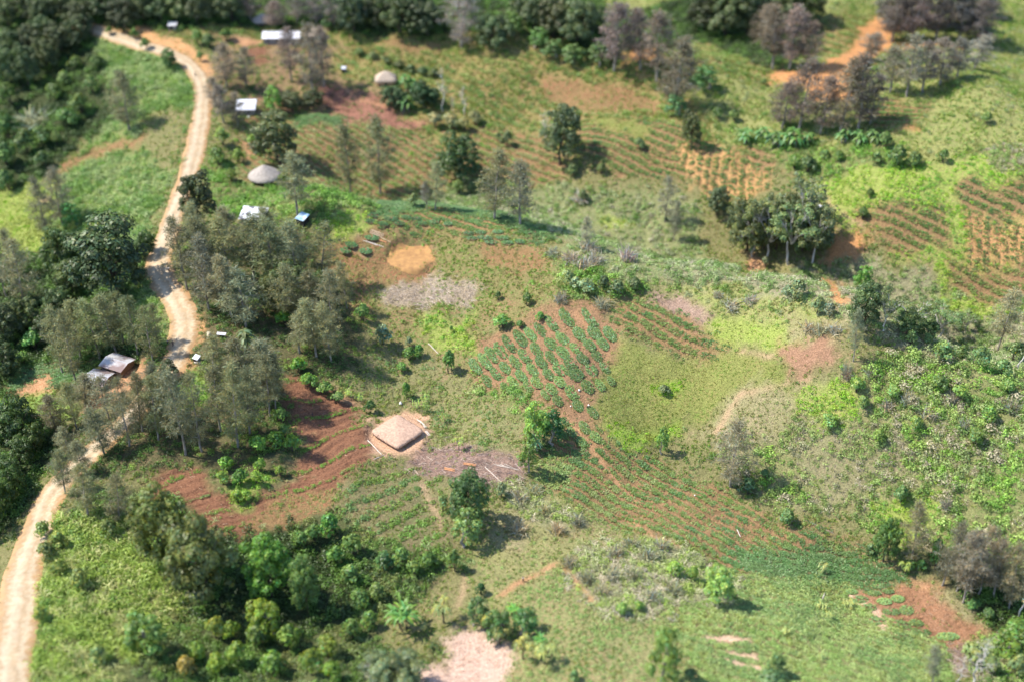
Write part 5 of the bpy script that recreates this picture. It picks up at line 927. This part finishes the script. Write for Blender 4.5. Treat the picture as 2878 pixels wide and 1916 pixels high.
def hut(label, px, py, L, Wd, yaw, wall, rh, roof_m, wall_m, p=4.0, cat_='hut', ridge=0.0, name='thatched_hut', fl=None):
    P = hit(px, py); t = thing(name, label, cat_, P, yaw)
    mb = MB(); n = 28; a = np.arange(n) * 2 * math.pi / n; c, s = np.cos(a), np.sin(a); k = (abs(c) ** p + abs(s) ** p) ** (-1 / p)
    X, Y = c * k * L * .40, s * k * Wd * .40; ztop = wall + rh * .19
    mb.add([(x, y, -.6) for x, y in zip(X, Y)] + [(x, y, ztop) for x, y in zip(X, Y)], [(i, (i + 1) % n, n + (i + 1) % n, n + i) for i in range(n)]); mb.build('wall', wall_m, t)
    thatch_roof('roof', L, Wd, rh, wall + .2, roof_m, p, ridge=ridge, parent=t)
    mb = MB(); mb.box((0, -Wd * .40 - .02, wall * .42), (.9, .12, wall * .95)); mb.build('door', m_dark, t)
    for sx, sy in ((-1, -1), (1, -1), (1, 1), (-1, 1)):
        if p > 3: mb = MB(); mb.tube([(sx * L * .44, sy * Wd * .44, -.5), (sx * L * .44, sy * Wd * .44, wall + .1)], [.09, .08], 6); mb.build('post', m_bark, t)
    return t
def tin_house(label, px, py, L, Wd, yaw, wall, rh, roof_m, wall_m, skil=False, name='tin_roofed_house', cat_='house', win=2, over=.5, openf=False):
    P = hit(px, py); t = thing(name, label, cat_, P, yaw)
    hy = Wd / 2; mb = MB(); w2 = .12
    if not openf:
        zb, zf = (wall + rh, wall) if skil else (wall, wall)
        V = [(-L / 2, -hy, -.6), (L / 2, -hy, -.6), (L / 2, hy, -.6), (-L / 2, hy, -.6), (-L / 2, -hy, zf), (L / 2, -hy, zf), (L / 2, hy, zb), (-L / 2, hy, zb)]
        F = [(0, 1, 5, 4), (1, 2, 6, 5), (2, 3, 7, 6), (3, 0, 4, 7)]
        if not skil: V += [(-L / 2, 0, wall + rh), (L / 2, 0, wall + rh)]; F += [(4, 7, 8), (6, 5, 9)]
        mb.add(V, F); mb.build('wall', wall_m, t)
    else:
        for sx in (-1, 1):
            for sy in (-1, 1):
                q = MB(); q.tube([(sx * (L / 2 - .1), sy * (hy - .1), -.4), (sx * (L / 2 - .1), sy * (hy - .1), wall + (rh if skil and sy > 0 else 0))], [.07, .06], 6); q.build('post', m_bark, t)
    mb = MB(); o_ = over; th = .06
    def slab(y0, z0, y1, z1):
        n = 24; xs = np.linspace(-L / 2 - o_, L / 2 + o_, n); V = []; F = []
        for x in xs:
            dz = .015 * math.sin(x * 19)
            V += [(x, y0, z0 + dz), (x, y1, z1 + dz), (x, y0, z0 - th), (x, y1, z1 - th)]
        for i in range(n - 1):
            a = i * 4; F += [(a, a + 4, a + 5, a + 1), (a + 2, a + 3, a + 7, a + 6), (a, a + 2, a + 6, a + 4), (a + 1, a + 5, a + 7, a + 3)]
        F += [(0, 1, 3, 2), (4 * n - 4, 4 * n - 2, 4 * n - 1, 4 * n - 3)]; mb.add(V, F)
    if skil:
        k = rh / Wd; slab(-hy - o_, wall + .1 - k * o_, hy + o_, wall + rh + .1 + k * o_)
    else:
        k = rh / hy; slab(-hy - o_, wall + .1 - k * o_, -.002, wall + rh + .1); slab(.002, wall + rh + .1, hy + o_, wall + .1 - k * o_)
    ro = mb.build('roof', roof_m, t)
    if not skil and L > 4: q = MB(); q.box((0, 0, wall + rh + .14), (L + 2 * o_, .34, .07)); q.build('ridge_cap', m_tin, ro)
    if not openf:
        q = MB(); q.box((-L * .12, -hy - .02, wall * .42), (.9, .1, wall * .84)); q.build('door', m_dark, t)
        for i in range(win):
            q = MB(); q.box((L * (.2 + .22 * i) if i < 1 else -L * .36, -hy - .02, wall * .6), (.9, .08, .7)); wd = q.build('window', m_dark, t); f = MB(); f.box((L * (.2 + .22 * i) if i < 1 else -L * .36, -hy - .05, wall * .6 - .4), (1.1, .12, .07)); f.build('sill', m_wood_w, wd)
    return t
def N(c, x, y): return nat(c, x, y)
SITES = [(N('E', 388, 1398 + 27), 6.6), (N('A', 1825, 1235), 5.2), (N('B', 308, 575), 5), (N('D', 815, 965), 5.0), (N('D', 685, 1065), 4.6), (N('A', 1945, 285), 8), (N('A', 1700, 775), 4.4), (N('A', 1752, 1525), 5), ((944 * OV, 594 * OV), 5.6)]
def sites():
    for (px, py), r in SITES: level(px, py, r)
def build_houses():
    hut('big square thatched hut with a pale brown hipped roof on a clay yard', *SITES[0][0], 9.8, 9.5, R(-43), 1.2, 1.25, m_thatch, m_wall, 9, ridge=.7)
    hut('round hut with a low grey conical thatched roof among bushes', *SITES[1][0], 10.2, 9.6, 0, 1.3, 3.5, m_thatch_grey, m_wall, 2)
    hut('small pale thatched hut with a hipped roof on the upper garden slope', *SITES[2][0], 7.4, 5.6, R(4), 1.7, 2.7, m_thatch_pale, m_walll, 7, ridge=.5)
    hut('dull grey thatched hut behind the long white-roofed house', *N('A', 1810, 165), 7.5, 6.5, 0, 1.4, 2.4, m_thatch_grey, m_wall, 2)
    hut('pinkish thatched hut at the right end of long white-roofed house', *N('A', 2165, 262), 7.0, 6.4, R(-30), 1.6, 2.3, m_thatch_pale, m_walll, 6, ridge=.6)
    tin_house('tin-roofed house with a brown-stained white roof beside the road', *SITES[3][0], 6.3, 5.5, R(-25), 1.9, .65, m_tin_brown, m_wall, over=.45)
    tin_house('patchy silver tin-roofed house, left and below its brown-stained neighbour', *SITES[4][0], 5.3, 5.4, R(-17), 1.7, .65, m_tin_shaded, m_wall, over=.5)
    tin_house('long white tin-roofed house in the clearing near the photo top', *SITES[5][0], 12.6, 5.6, R(1), 2.5, 1.2, m_tin, m_wallp, win=2)
    tin_house('square white-roofed shed with plank walls right of the upper road', *SITES[6][0], 5.6, 4.6, R(2), 2.2, 1.0, m_tin, m_wallp, skil=True)
    tin_house('tin-roofed house with dark stained patches above the roadside grove', *SITES[7][0], 6.6, 4.6, R(-9), 2.1, 1.0, tin('stained_tin', (.80, .80, .80), (.12, .11, .12), .55, .47, .56), m_walll, skil=True)
    tin_house('small blue and white tin shed right of the stained tin roof', *N('A', 2085, 1535), 2.6, 2.6, R(-32), 1.7, .6, m_tin_blue, m_dark, skil=True, name='tin_shed', cat_='shed', win=0, over=.25)
    tin_house('small white shelter on the grassy right slope by pale-limbed trees', *N('C', 952, 1475), 2.0, 1.9, R(12), 1.9, .5, m_tin, m_wallp, skil=True, name='white_shelter', cat_='shelter', win=0, over=.2)
    tin_house('tiny white tin roof among trees left of the long house', *N('A', 1192, 200), 2.8, 2.2, 0, 1.7, .4, m_tin, m_wallp, skil=True, name='tin_shed', cat_='shed', win=0, over=.2)
    tin_house('small white hut at the left of the pale hilltop hut', *N('B', 20, 500), 1.5, 1.5, 0, 1.6, .3, m_tin, m_wallp, skil=True, name='white_shelter', cat_='shelter', win=0, over=.1)
    tin_house('low narrow white-roofed shelter on posts inside the roadside grove', *N('D', 1527, 752), 2.3, .8, R(-7), .9, .12, m_tin, m_wallp, skil=True, name='open_shelter', cat_='shelter', openf=True, over=.1)
    tin_house('little white-roofed stall at the right edge of the road', *N('D', 1358, 922), 1.4, 1.2, R(-30), 1.3, .4, m_tin, m_wallp, skil=True, name='roadside_stall', cat_='stall', win=0, over=.15)
    # pale slab in front of the stall, teal drum by the white shelter
    p = hit(*N('D', 1362, 934)); q = MB(); q.box((0, 0, .2), (1.5, .45, .4), R(-5)); q.box((0, 0, .44), (1.7, .6, .06), R(-5)); o = q.build('low_bench', m_wood_w); o.location = p; tag(o, 'pale low bench in front of the little roadside stall', 'bench')
    p = hit(*N('C', 1000, 1466)); q = MB(); q.tube([(0, 0, -.1), (0, 0, .1), (0, 0, .95), (0, 0, 1.1), (0, 0, 1.12)], [.5, .55, .55, .42, .15], 16); q.tube([(0, 0, 1.1), (0, 0, 1.22)], [.14, .14], 10); o = q.build('water_drum', simple('teal_plastic', (.25, .50, .45), (.20, .42, .40), 2, rough=.5), smooth=True); o.location = p; tag(o, 'teal drum beside the small white shelter', 'drum')

def board(a, b, w_, h, m, label, group=None, lift=0.0, name='timber_plank', cat_='plank', rnd=False):
    A = Vector(hit(*a)); B = Vector(hit(*b)); d = B - A; L = d.length; q = MB()
    if rnd: q.tube([(-L / 2, 0, 0), (-L / 4, .04, .01), (L / 4, -.03, 0), (L / 2, 0, 0)], [w_ / 2, w_ / 2.1, w_ / 2.2, w_ / 2.5], 8)
    else: q.box((0, 0, 0), (L, w_, h)); q.box((-L * .02, w_ * .02, h * .5 + .012), (L * .94, w_ * .8, .02))
    o = q.build(name, m); o.location = (A + B) / 2 + Vector((0, 0, h / 2 + .05 + lift)); o.rotation_euler = (0, -math.asin(d.z / L), math.atan2(d.y, d.x)); return tag(o, label, cat_, group)
def ux(s, ox, oy, x, y): return ox + x / s, oy + y / s
def build_timber():
    U = lambda x, y: ux(6.533, 980, 620, x, y)
    for i in range(9):
        k = i / 8; x0 = 420 - 55 * k + 18 * (i % 3); y0 = 178 + 62 * k; board(U(x0, y0), U(x0 + 205 + 12 * (i % 2), y0 + 74 + 6 * (i % 2)), .2, .08, m_wood if i % 3 else m_wood_w, 'pale sawn board in the stack above the ochre clay pit', 'boards stacked above the clay pit', .05 * (i % 3))
    board(U(440, 275), U(555, 332), .2, .1, m_wood, 'short pale board just below the stacked boards'); board(U(590, 318), U(770, 408), .2, .1, m_wood, 'long pale board pointing towards the ochre clay pit')
    for i in range(2): board(U(497 + 8 * i, 342 + 18 * i), U(690 + 8 * i, 398 + 16 * i), .26, .14, m_wood_o, 'pinkish-orange squared beam below the stacked boards', 'pinkish beams below the boards')
    for i in range(3): board(U(262 + 55 * i, 372 + 16 * i - 6 * (i == 1)), U(520 + 60 * i, 462 + 16 * i - 8 * (i == 1)), .2, .1, m_wood_w, 'grey-white board left of the ochre clay pit', 'grey-white boards left of the clay pit')
    U = lambda x, y: ux(6.533, 960, 1100, x, y)
    for i in range(2): board(U(1890, 1405 + 25 * i), U(2080, 1440 + 28 * i), .30, .26, m_wood_o, 'bright orange sawn log in the pinkish debris clearing, left pair', 'left orange logs in the clearing', name='sawn_log', cat_='log', rnd=True)
    for i in range(2): board(U(2240, 1318 + 22 * i), U(2470, 1345 + 22 * i), .30, .26, m_wood_o, 'bright orange sawn log in the pinkish debris clearing, right pair', 'right orange logs in the clearing', name='sawn_log', cat_='log', rnd=True)
    for i in range(3): board(U(1385 + 24 * i, 512 + 12 * i), U(1530 + 18 * i, 660 + 2 * i), .24, .1, m_wood_w, 'grey plank lying at the right corner of the big hut', 'planks at the big hut corner', .04 * i)
    for i in range(2): board(U(1535 + 25 * i, 722), U(1600 + 34 * i, 815), .22, .1, m_wood_w, 'short grey plank below the planks at the hut corner', 'short planks by the big hut')
    board(U(480, 900), U(735, 1158), .26, .24, m_wood_w, 'long pale log edging the clay yard of big hut', name='edging_log', cat_='log', rnd=True)
    board(U(590, 1250), U(780, 1165), .16, .14, m_wood_w, 'thin pale pole below the clay yard of big hut', name='fallen_pole', cat_='pole', rnd=True)
    U = lambda x, y: ux(4.9, 1300, 1060, x, y)
    for i in range(7): board(U(430 + 22 * i, 1195 + 12 * (i % 3)), U(600 + 30 * i, 1235 + 9 * i), .09, .08, m_wood_w, 'thin bleached pole in the heap at right of debris clearing', 'bleached poles in the clearing', .03 * i, name='fallen_pole', cat_='pole', rnd=True)
    for c, a, b, lb in (('I', (850, 455), (1040, 545), 'bleached fallen trunk on the lower edge of scrub slope'), ('I', (375, 520), (400, 570), 'pale stick in the orange soil rows at lower right'), ('I', (960, 1010), (980, 950), 'pale leaning stake in the bottom right crops'), ('E', (600, 800), (670, 870), 'bleached fallen trunk left of the oval beds'), ('I', (1830, 1390), (1880, 1450), 'black charred log in the gully by bottom right garden'), ('H', (1110, 200), (990, 90), 'grey fallen trunk behind the dense round tree')):
        board(N(c, *a), N(c, *b), .24 if 'scrub' not in lb else .15, .2, m_dbark if 'black' in lb else m_bark if 'scrub' in lb else m_wood_w, lb, name='fallen_log', cat_='log', rnd=True)
    m_bag = simple('white_cloth', (.80, .78, .74), (.66, .63, .58), 4)
    def sack(px, py, s, label):
        q = MB(); V = []; n = 12
        q.tube([(0, 0, 0), (.02, 0, .1 * s), (0, .02, .45 * s), (.03, 0, .7 * s), (.03, .02, .8 * s), (.05, .02, .95 * s)], [.22 * s, .40 * s, .44 * s, .26 * s, .10 * s, .16 * s], n); o = q.build('white_sack', m_bag, smooth=True); o.location = hit(px, py); tag(o, label, 'sack')
    sack(*ux(6.533, 960, 1100, 1085, 235), .95, 'white sack standing in the weedy garden above the big hut'); sack(*ux(4.9, 1300, 840, 1605, 1262), .6, 'small white sack on bare soil among the oval beds')
    sack(*ux(4.9, 1300, 1060, 1490, 402), .4, 'tiny white sack near the bottom of the oval bed garden'); sack(*N('I', 85, 285), .4, 'tiny white sack in the lower crop rows'); sack(*N('A', 1712, 812), .7, 'white sack on the grass below the square white-roofed shed')

# ------------------------------------------------------------------ planted mounds
def mound_mesh():
    na, nr = 22, 5; V = [(0, 0, .30)]; F = []; sd_ = rng.uniform(0, 99)
    for j in range(1, nr + 1):
        r = j / nr
        for i in range(na):
            a = 6.28319 * i / na; w_ = 1 + .10 * (vn(math.cos(a) * 2 + sd_, math.sin(a) * 2, 1, 2) - .5) * 2; V.append((math.cos(a) * r * w_, math.sin(a) * r * w_, .30 * (1 - r ** 2.6) - .12 * (r > .99)))
    for i in range(na): F.append((0, 1 + i, 1 + (i + 1) % na))
    for j in range(nr - 1):
        for i in range(na): a = 1 + j * na; F.append((a + i, a + na + i, a + na + (i + 1) % na, a + (i + 1) % na))
    mb = MB(); mb.add(V, F); return mb
def vines_mesh():
    n = 430; r = np.sqrt(rng.uniform(0, 1, n)) * .98; a = rng.uniform(0, 6.28, n); x, y = r * np.cos(a), r * np.sin(a); k = fbm(x + 50 * rng.uniform(), y, .55, 6, 2) > rng.uniform(.12, .42)
    x, y, r = x[k], y[k], r[k]; c = np.column_stack([x, y, .30 * (1 - r ** 2.6) + rng.uniform(.02, .26, len(x))]); V, Q = leaves(c, np.array([0, 0, .9]) + sph(len(c)) * .7, rng.uniform(.07, .13, len(c)), .09); return V, Q, tone(len(c), .65, 1.4)
BED1 = '1440,260,280,170 1760,270,330,150 2030,490,240,150 1610,490,220,150 1815,480,230,150 1930,620,210,130 1240,340,270,150 1090,430,260,150 940,490,260,130 800,550,280,150 650,620,270,140 530,710,250,150 400,770,250,130 310,860,250,140 180,930,250,140 1380,550,220,150 1220,620,200,160 1555,690,180,120 1745,640,190,140 1850,790,170,130 1650,830,170,140 1380,740,200,150 1030,710,230,150 860,790,230,140 740,870,220,150 600,950,200,150 470,1030,210,140 1230,810,200,140 1090,880,200,140 970,980,200,140 820,1060,200,150 700,1140,180,140 1490,890,190,160 1350,960,210,180 1560,1040,200,190 1770,980,200,150 1960,950,190,110 1190,1040,180,140 1030,1150,180,150 1340,1140,180,140 1230,1240,180,150 1510,1290,230,170 1720,1210,210,150 1890,1190,190,110 2040,1130,150,100 340,1130,200,120 600,1230,180,120 780,1310,190,140 910,1210,160,120 1140,1320,160,100 1310,1400,170,130 1590,1470,190,140 1330,1750,140,110 1420,1690,150,100 1510,1840,180,120 1640,1970,170,120 1680,1770,200,120 1830,1900,180,120 1560,2150,170,120 1790,1560,200,120 1400,1880,130,110 1690,2100,140,100'
BED2 = '640,515,170,60 800,495,150,55 910,580,170,80 755,610,190,80 830,725,210,85 1010,710,170,110 1120,855,170,80 950,875,200,100 660,840,200,110 480,590,200,90 570,680,190,80 1190,960,200,80 1480,1010,270,90 960,1010,200,80 680,430,170,60 380,500,160,60'
BED3 = '880,40,75,26 960,35,80,26 990,70,110,32 1110,72,90,28 1230,98,85,28 1080,32,80,26 1145,105,85,26 1030,102,90,28 900,75,80,26 70,115,90,50 170,160,90,50 30,155,80,50 210,70,100,40'
BED4 = '220,1485,95,34 345,1510,105,34 205,1525,85,34 450,1500,75,30 520,1510,70,28 640,1530,70,28 400,1540,80,30 290,1545,80,30 560,1540,70,28 740,1545,70,28'
def build_beds():
    soil = simple('bed_soil', (.15, .088, .05), (.215, .12, .066), 3, bump=.05); MS = [mound_mesh().mesh('garden_bed', soil, True) for _ in range(4)]
    VM = [mk('vines', *vines_mesh()[:3], m_leaf, link=False) for _ in range(6)]
    def bed(a, b, w_, label, group, col):
        A = Vector(hit(*a)); B = Vector(hit(*b)); c = (A + B) / 2; d = B - A; L = max(d.length / 2, .8); c = Vector(hit((a[0] + b[0]) / 2, (a[1] + b[1]) / 2))
        o = ob('garden_bed', MS[int(rng.integers(4))]); o.location = c; o.rotation_euler = (0, -math.asin(max(-.5, min(.5, d.z / max(d.length, .1)))), math.atan2(d.y, d.x)); o.scale = (L, w_, 1.0 if w_ > .7 else .7); tag(o, label, 'garden bed', group)
        v = ob('vines', VM[int(rng.integers(6))], o); k = rng.uniform(.85, 1.2); v.color = (col[0] * k, col[1] * k, col[2] * k, 1)
    for i, q in enumerate(BED1.split()):
        x, y, L, w_ = map(float, q.split(',')); dx, dy = L * .54 * .55, L * .54 * .83; x, y = x / 4.9 + 1300, y / 4.9 + 840; dx /= 4.9; dy /= 4.9; p = hit(x, y); s, th = ppm(p)
        col = (.085, .13, .048) if y < 1060 else (.105, .15, .052); ro = 'upper' if y < 960 else ('middle' if y < 1060 else 'lower')
        bed((x - dx, y - dy), (x + dx, y + dy), w_ / 4.9 / s * .58, f'oval mounded bed of leafy vines in the {ro} part of central garden', f'oval vine beds, {ro} central garden', col)
    for q in BED2.split():
        x, y, L, w_ = map(float, q.split(',')); x, y = x / 4.076 + 2300, y / 4.076 + 1540; p = hit(x, y); s, th = ppm(p); L /= 4.076 * 2
        bed((x - L, y), (x + L, y + 1), w_ / 4.076 / s / math.sin(th) * .5, 'broad low bed of pale green vines in the bottom right soil garden', 'beds of the bottom right garden', (.14, .19, .075))
    for S_, c, lb, gp in ((BED3, 'E', 'flat oval vine bed near the clay pit and boards', 'beds near the clay pit'), (BED4, 'B', 'small flat vine bed along the crest of the knoll', 'beds on the knoll crest')):
        for q in S_.split():
            x, y, L, w_ = map(float, q.split(',')); a = N(c, x - L / 2, y - L * .06); b = N(c, x + L / 2, y + L * .06); p = hit(*N(c, x, y)); s, th = ppm(p); bed(a, b, w_ / 2.45 / s / math.sin(th) * .5, lb, gp, (.08, .14, .06))

# ------------------------------------------------------------------ people
def person(px, py, yaw, label, shirt, legs, stoop=False, skin=(.16, .085, .05)):
    t = thing('person', label, 'person', hit(px, py), yaw)
    hp = Vector((0, 0, .88)); f = .62 if stoop else .03
    def up(z): d = z - .88; return Vector((0, -math.sin(f * 1.6) * d, .88 + math.cos(f * 1.6) * d))
    V = [hp]; E = []; Rr = [.13]
    def ch(i, pts):
        for p, r in pts: V.append(Vector(p)); Rr.append(r); E.append((i, len(V) - 1)); i = len(V) - 1
        return i
    ws = ch(0, [(up(1.05), .12), (up(1.25), .145)]); ne = ch(ws, [(up(1.42), .06), (up(1.52), .085), (up(1.62), .095), (up(1.70), .06)])
    V.append(up(1.56) + Vector((0, -.105, 0))); Rr.append(.014); E.append((ne - 1, len(V) - 1))
    arms = []
    for s in (-1, 1):
        sh = up(1.36) + Vector((s * .19, 0, 0)); el = sh + Vector((s * .06, .02 - .12 * stoop, -.28)); wr = el + Vector((s * .0, -.09, -.24)); arms.append((sh, el, wr))
        i = ch(ws, [(sh, .06), (el, .043), (wr, .028), (wr + Vector((0, -.03, -.07)), .032)]); b = V[i]
        for k, (dx, l) in enumerate(((-.028, .07), (-.01, .085), (.01, .08), (.028, .06))): ch(i, [(b + Vector((dx, -.012, -.04)), .009), (b + Vector((dx, -.03, -.04 - l)), .007)])
        ch(i, [(b + Vector((-s * .035, -.04, -.01)), .010), (b + Vector((-s * .04, -.06, -.04)), .008)])
    lg = []
    for s in (-1, 1):
        k = s * .10 if not stoop else s * .04
        a, b, c = Vector((s * .10, 0, .82)), Vector((s * .11, -.05 + k * .6, .47)), Vector((s * .11, .02 + k, .08)); lg.append((a, b, c)); ch(0, [(a, .09), (b, .058), (c, .04), (c + Vector((0, -.16, -.05)), .035)])
    def skinned(nm, V, E, Rr, m):
        me = bpy.data.meshes.new(nm); me.from_pydata([tuple(v) for v in V], E, []); me.materials.append(m); o = ob(nm, me, t); md = o.modifiers.new('skin', 'SKIN'); sv = me.skin_vertices[0].data
        for i, r in enumerate(Rr): sv[i].radius = (r, r)
        sv[0].use_root = True; sb = o.modifiers.new('smooth', 'SUBSURF'); sb.levels = 1; sb.render_levels = 1; return o
    sk = simple('skin', skin, tuple(c * .85 for c in skin), 5, rough=.6); skinned('body', V, E, Rr, sk)
    sm = simple('shirt', shirt, tuple(c * .8 for c in shirt), 6); skinned('shirt', [up(1.02), up(1.2), up(1.34)] + [p for s in arms for p in (s[0], (s[0] + s[1]) / 2)], [(0, 1), (1, 2), (2, 3), (3, 4), (2, 5), (5, 6)], [.145, .16, .13, .085, .07, .085, .07], sm)
    tm = simple('trousers', legs, tuple(c * .8 for c in legs), 6); skinned('trousers', [hp, up(.99)] + [p for s in lg for p in s], [(0, 1), (0, 2), (2, 3), (3, 4), (0, 5), (5, 6), (6, 7)], [.16, .145] + [.11, .08, .06] * 2, tm)
    hr = MB(); c = up(1.64) + Vector((0, .02, .0))
    for j in range(5):
        pass
    Vh = []; Fh = []
    for j in range(6):
        for i in range(12):
            a = 6.28319 * i / 12; b_ = 1.65 * j / 5; rr = .112 + .012 * (vn(i, j, 1.1, 3) - .5); Vh.append((c.x + math.cos(a) * math.sin(b_) * rr, c.y + math.sin(a) * math.sin(b_) * rr, c.z + .02 + math.cos(b_) * rr))
    for j in range(5):
        for i in range(12): Fh.append((j * 12 + i, (j + 1) * 12 + i, (j + 1) * 12 + (i + 1) % 12, j * 12 + (i + 1) % 12))
    hr.add(Vh, Fh); hr.build('hair', m_dark, t, True)
def build_people():
    person(*N('D', 1193, 816), R(200), 'person in dark clothes walking mid-road above the tin houses', (.07, .05, .06), (.04, .035, .05))
    person(*N('D', 1157, 806), R(190), 'person in a greyish top at the left road edge', (.30, .27, .30), (.05, .05, .08))
    person(*N('A', 1347, 530), R(10), 'person in dark clothes on the upper road', (.05, .045, .04), (.04, .04, .045))
    person(*N('D', 2153, 1306), R(60), 'small dark-clothed person standing in the red soil garden', (.03, .03, .05), (.04, .03, .03))
    person(*ux(4.9, 1300, 840, 1718, 1512), R(120), 'person in a white top stooping at the oval beds', (.72, .70, .70), (.03, .03, .04), True)
    person(*N('H', 1252, 878), R(160), 'person in a pale top on the orange path below tan grass', (.62, .52, .44), (.06, .045, .04))
    person(*N('D', 1165, 305), R(180), 'person in a white top in the tree shadow on the road', (.75, .73, .72), (.12, .03, .03))

sites()
NOGROW += [(f[0], f[1], f[2] * .75 + .2 * (i == 8)) for i, f in enumerate(FLATS)]
build_ground(); build_road(); build_pit()
build_houses(); build_timber(); build_beds(); build_people(); build_plants()
scatter()
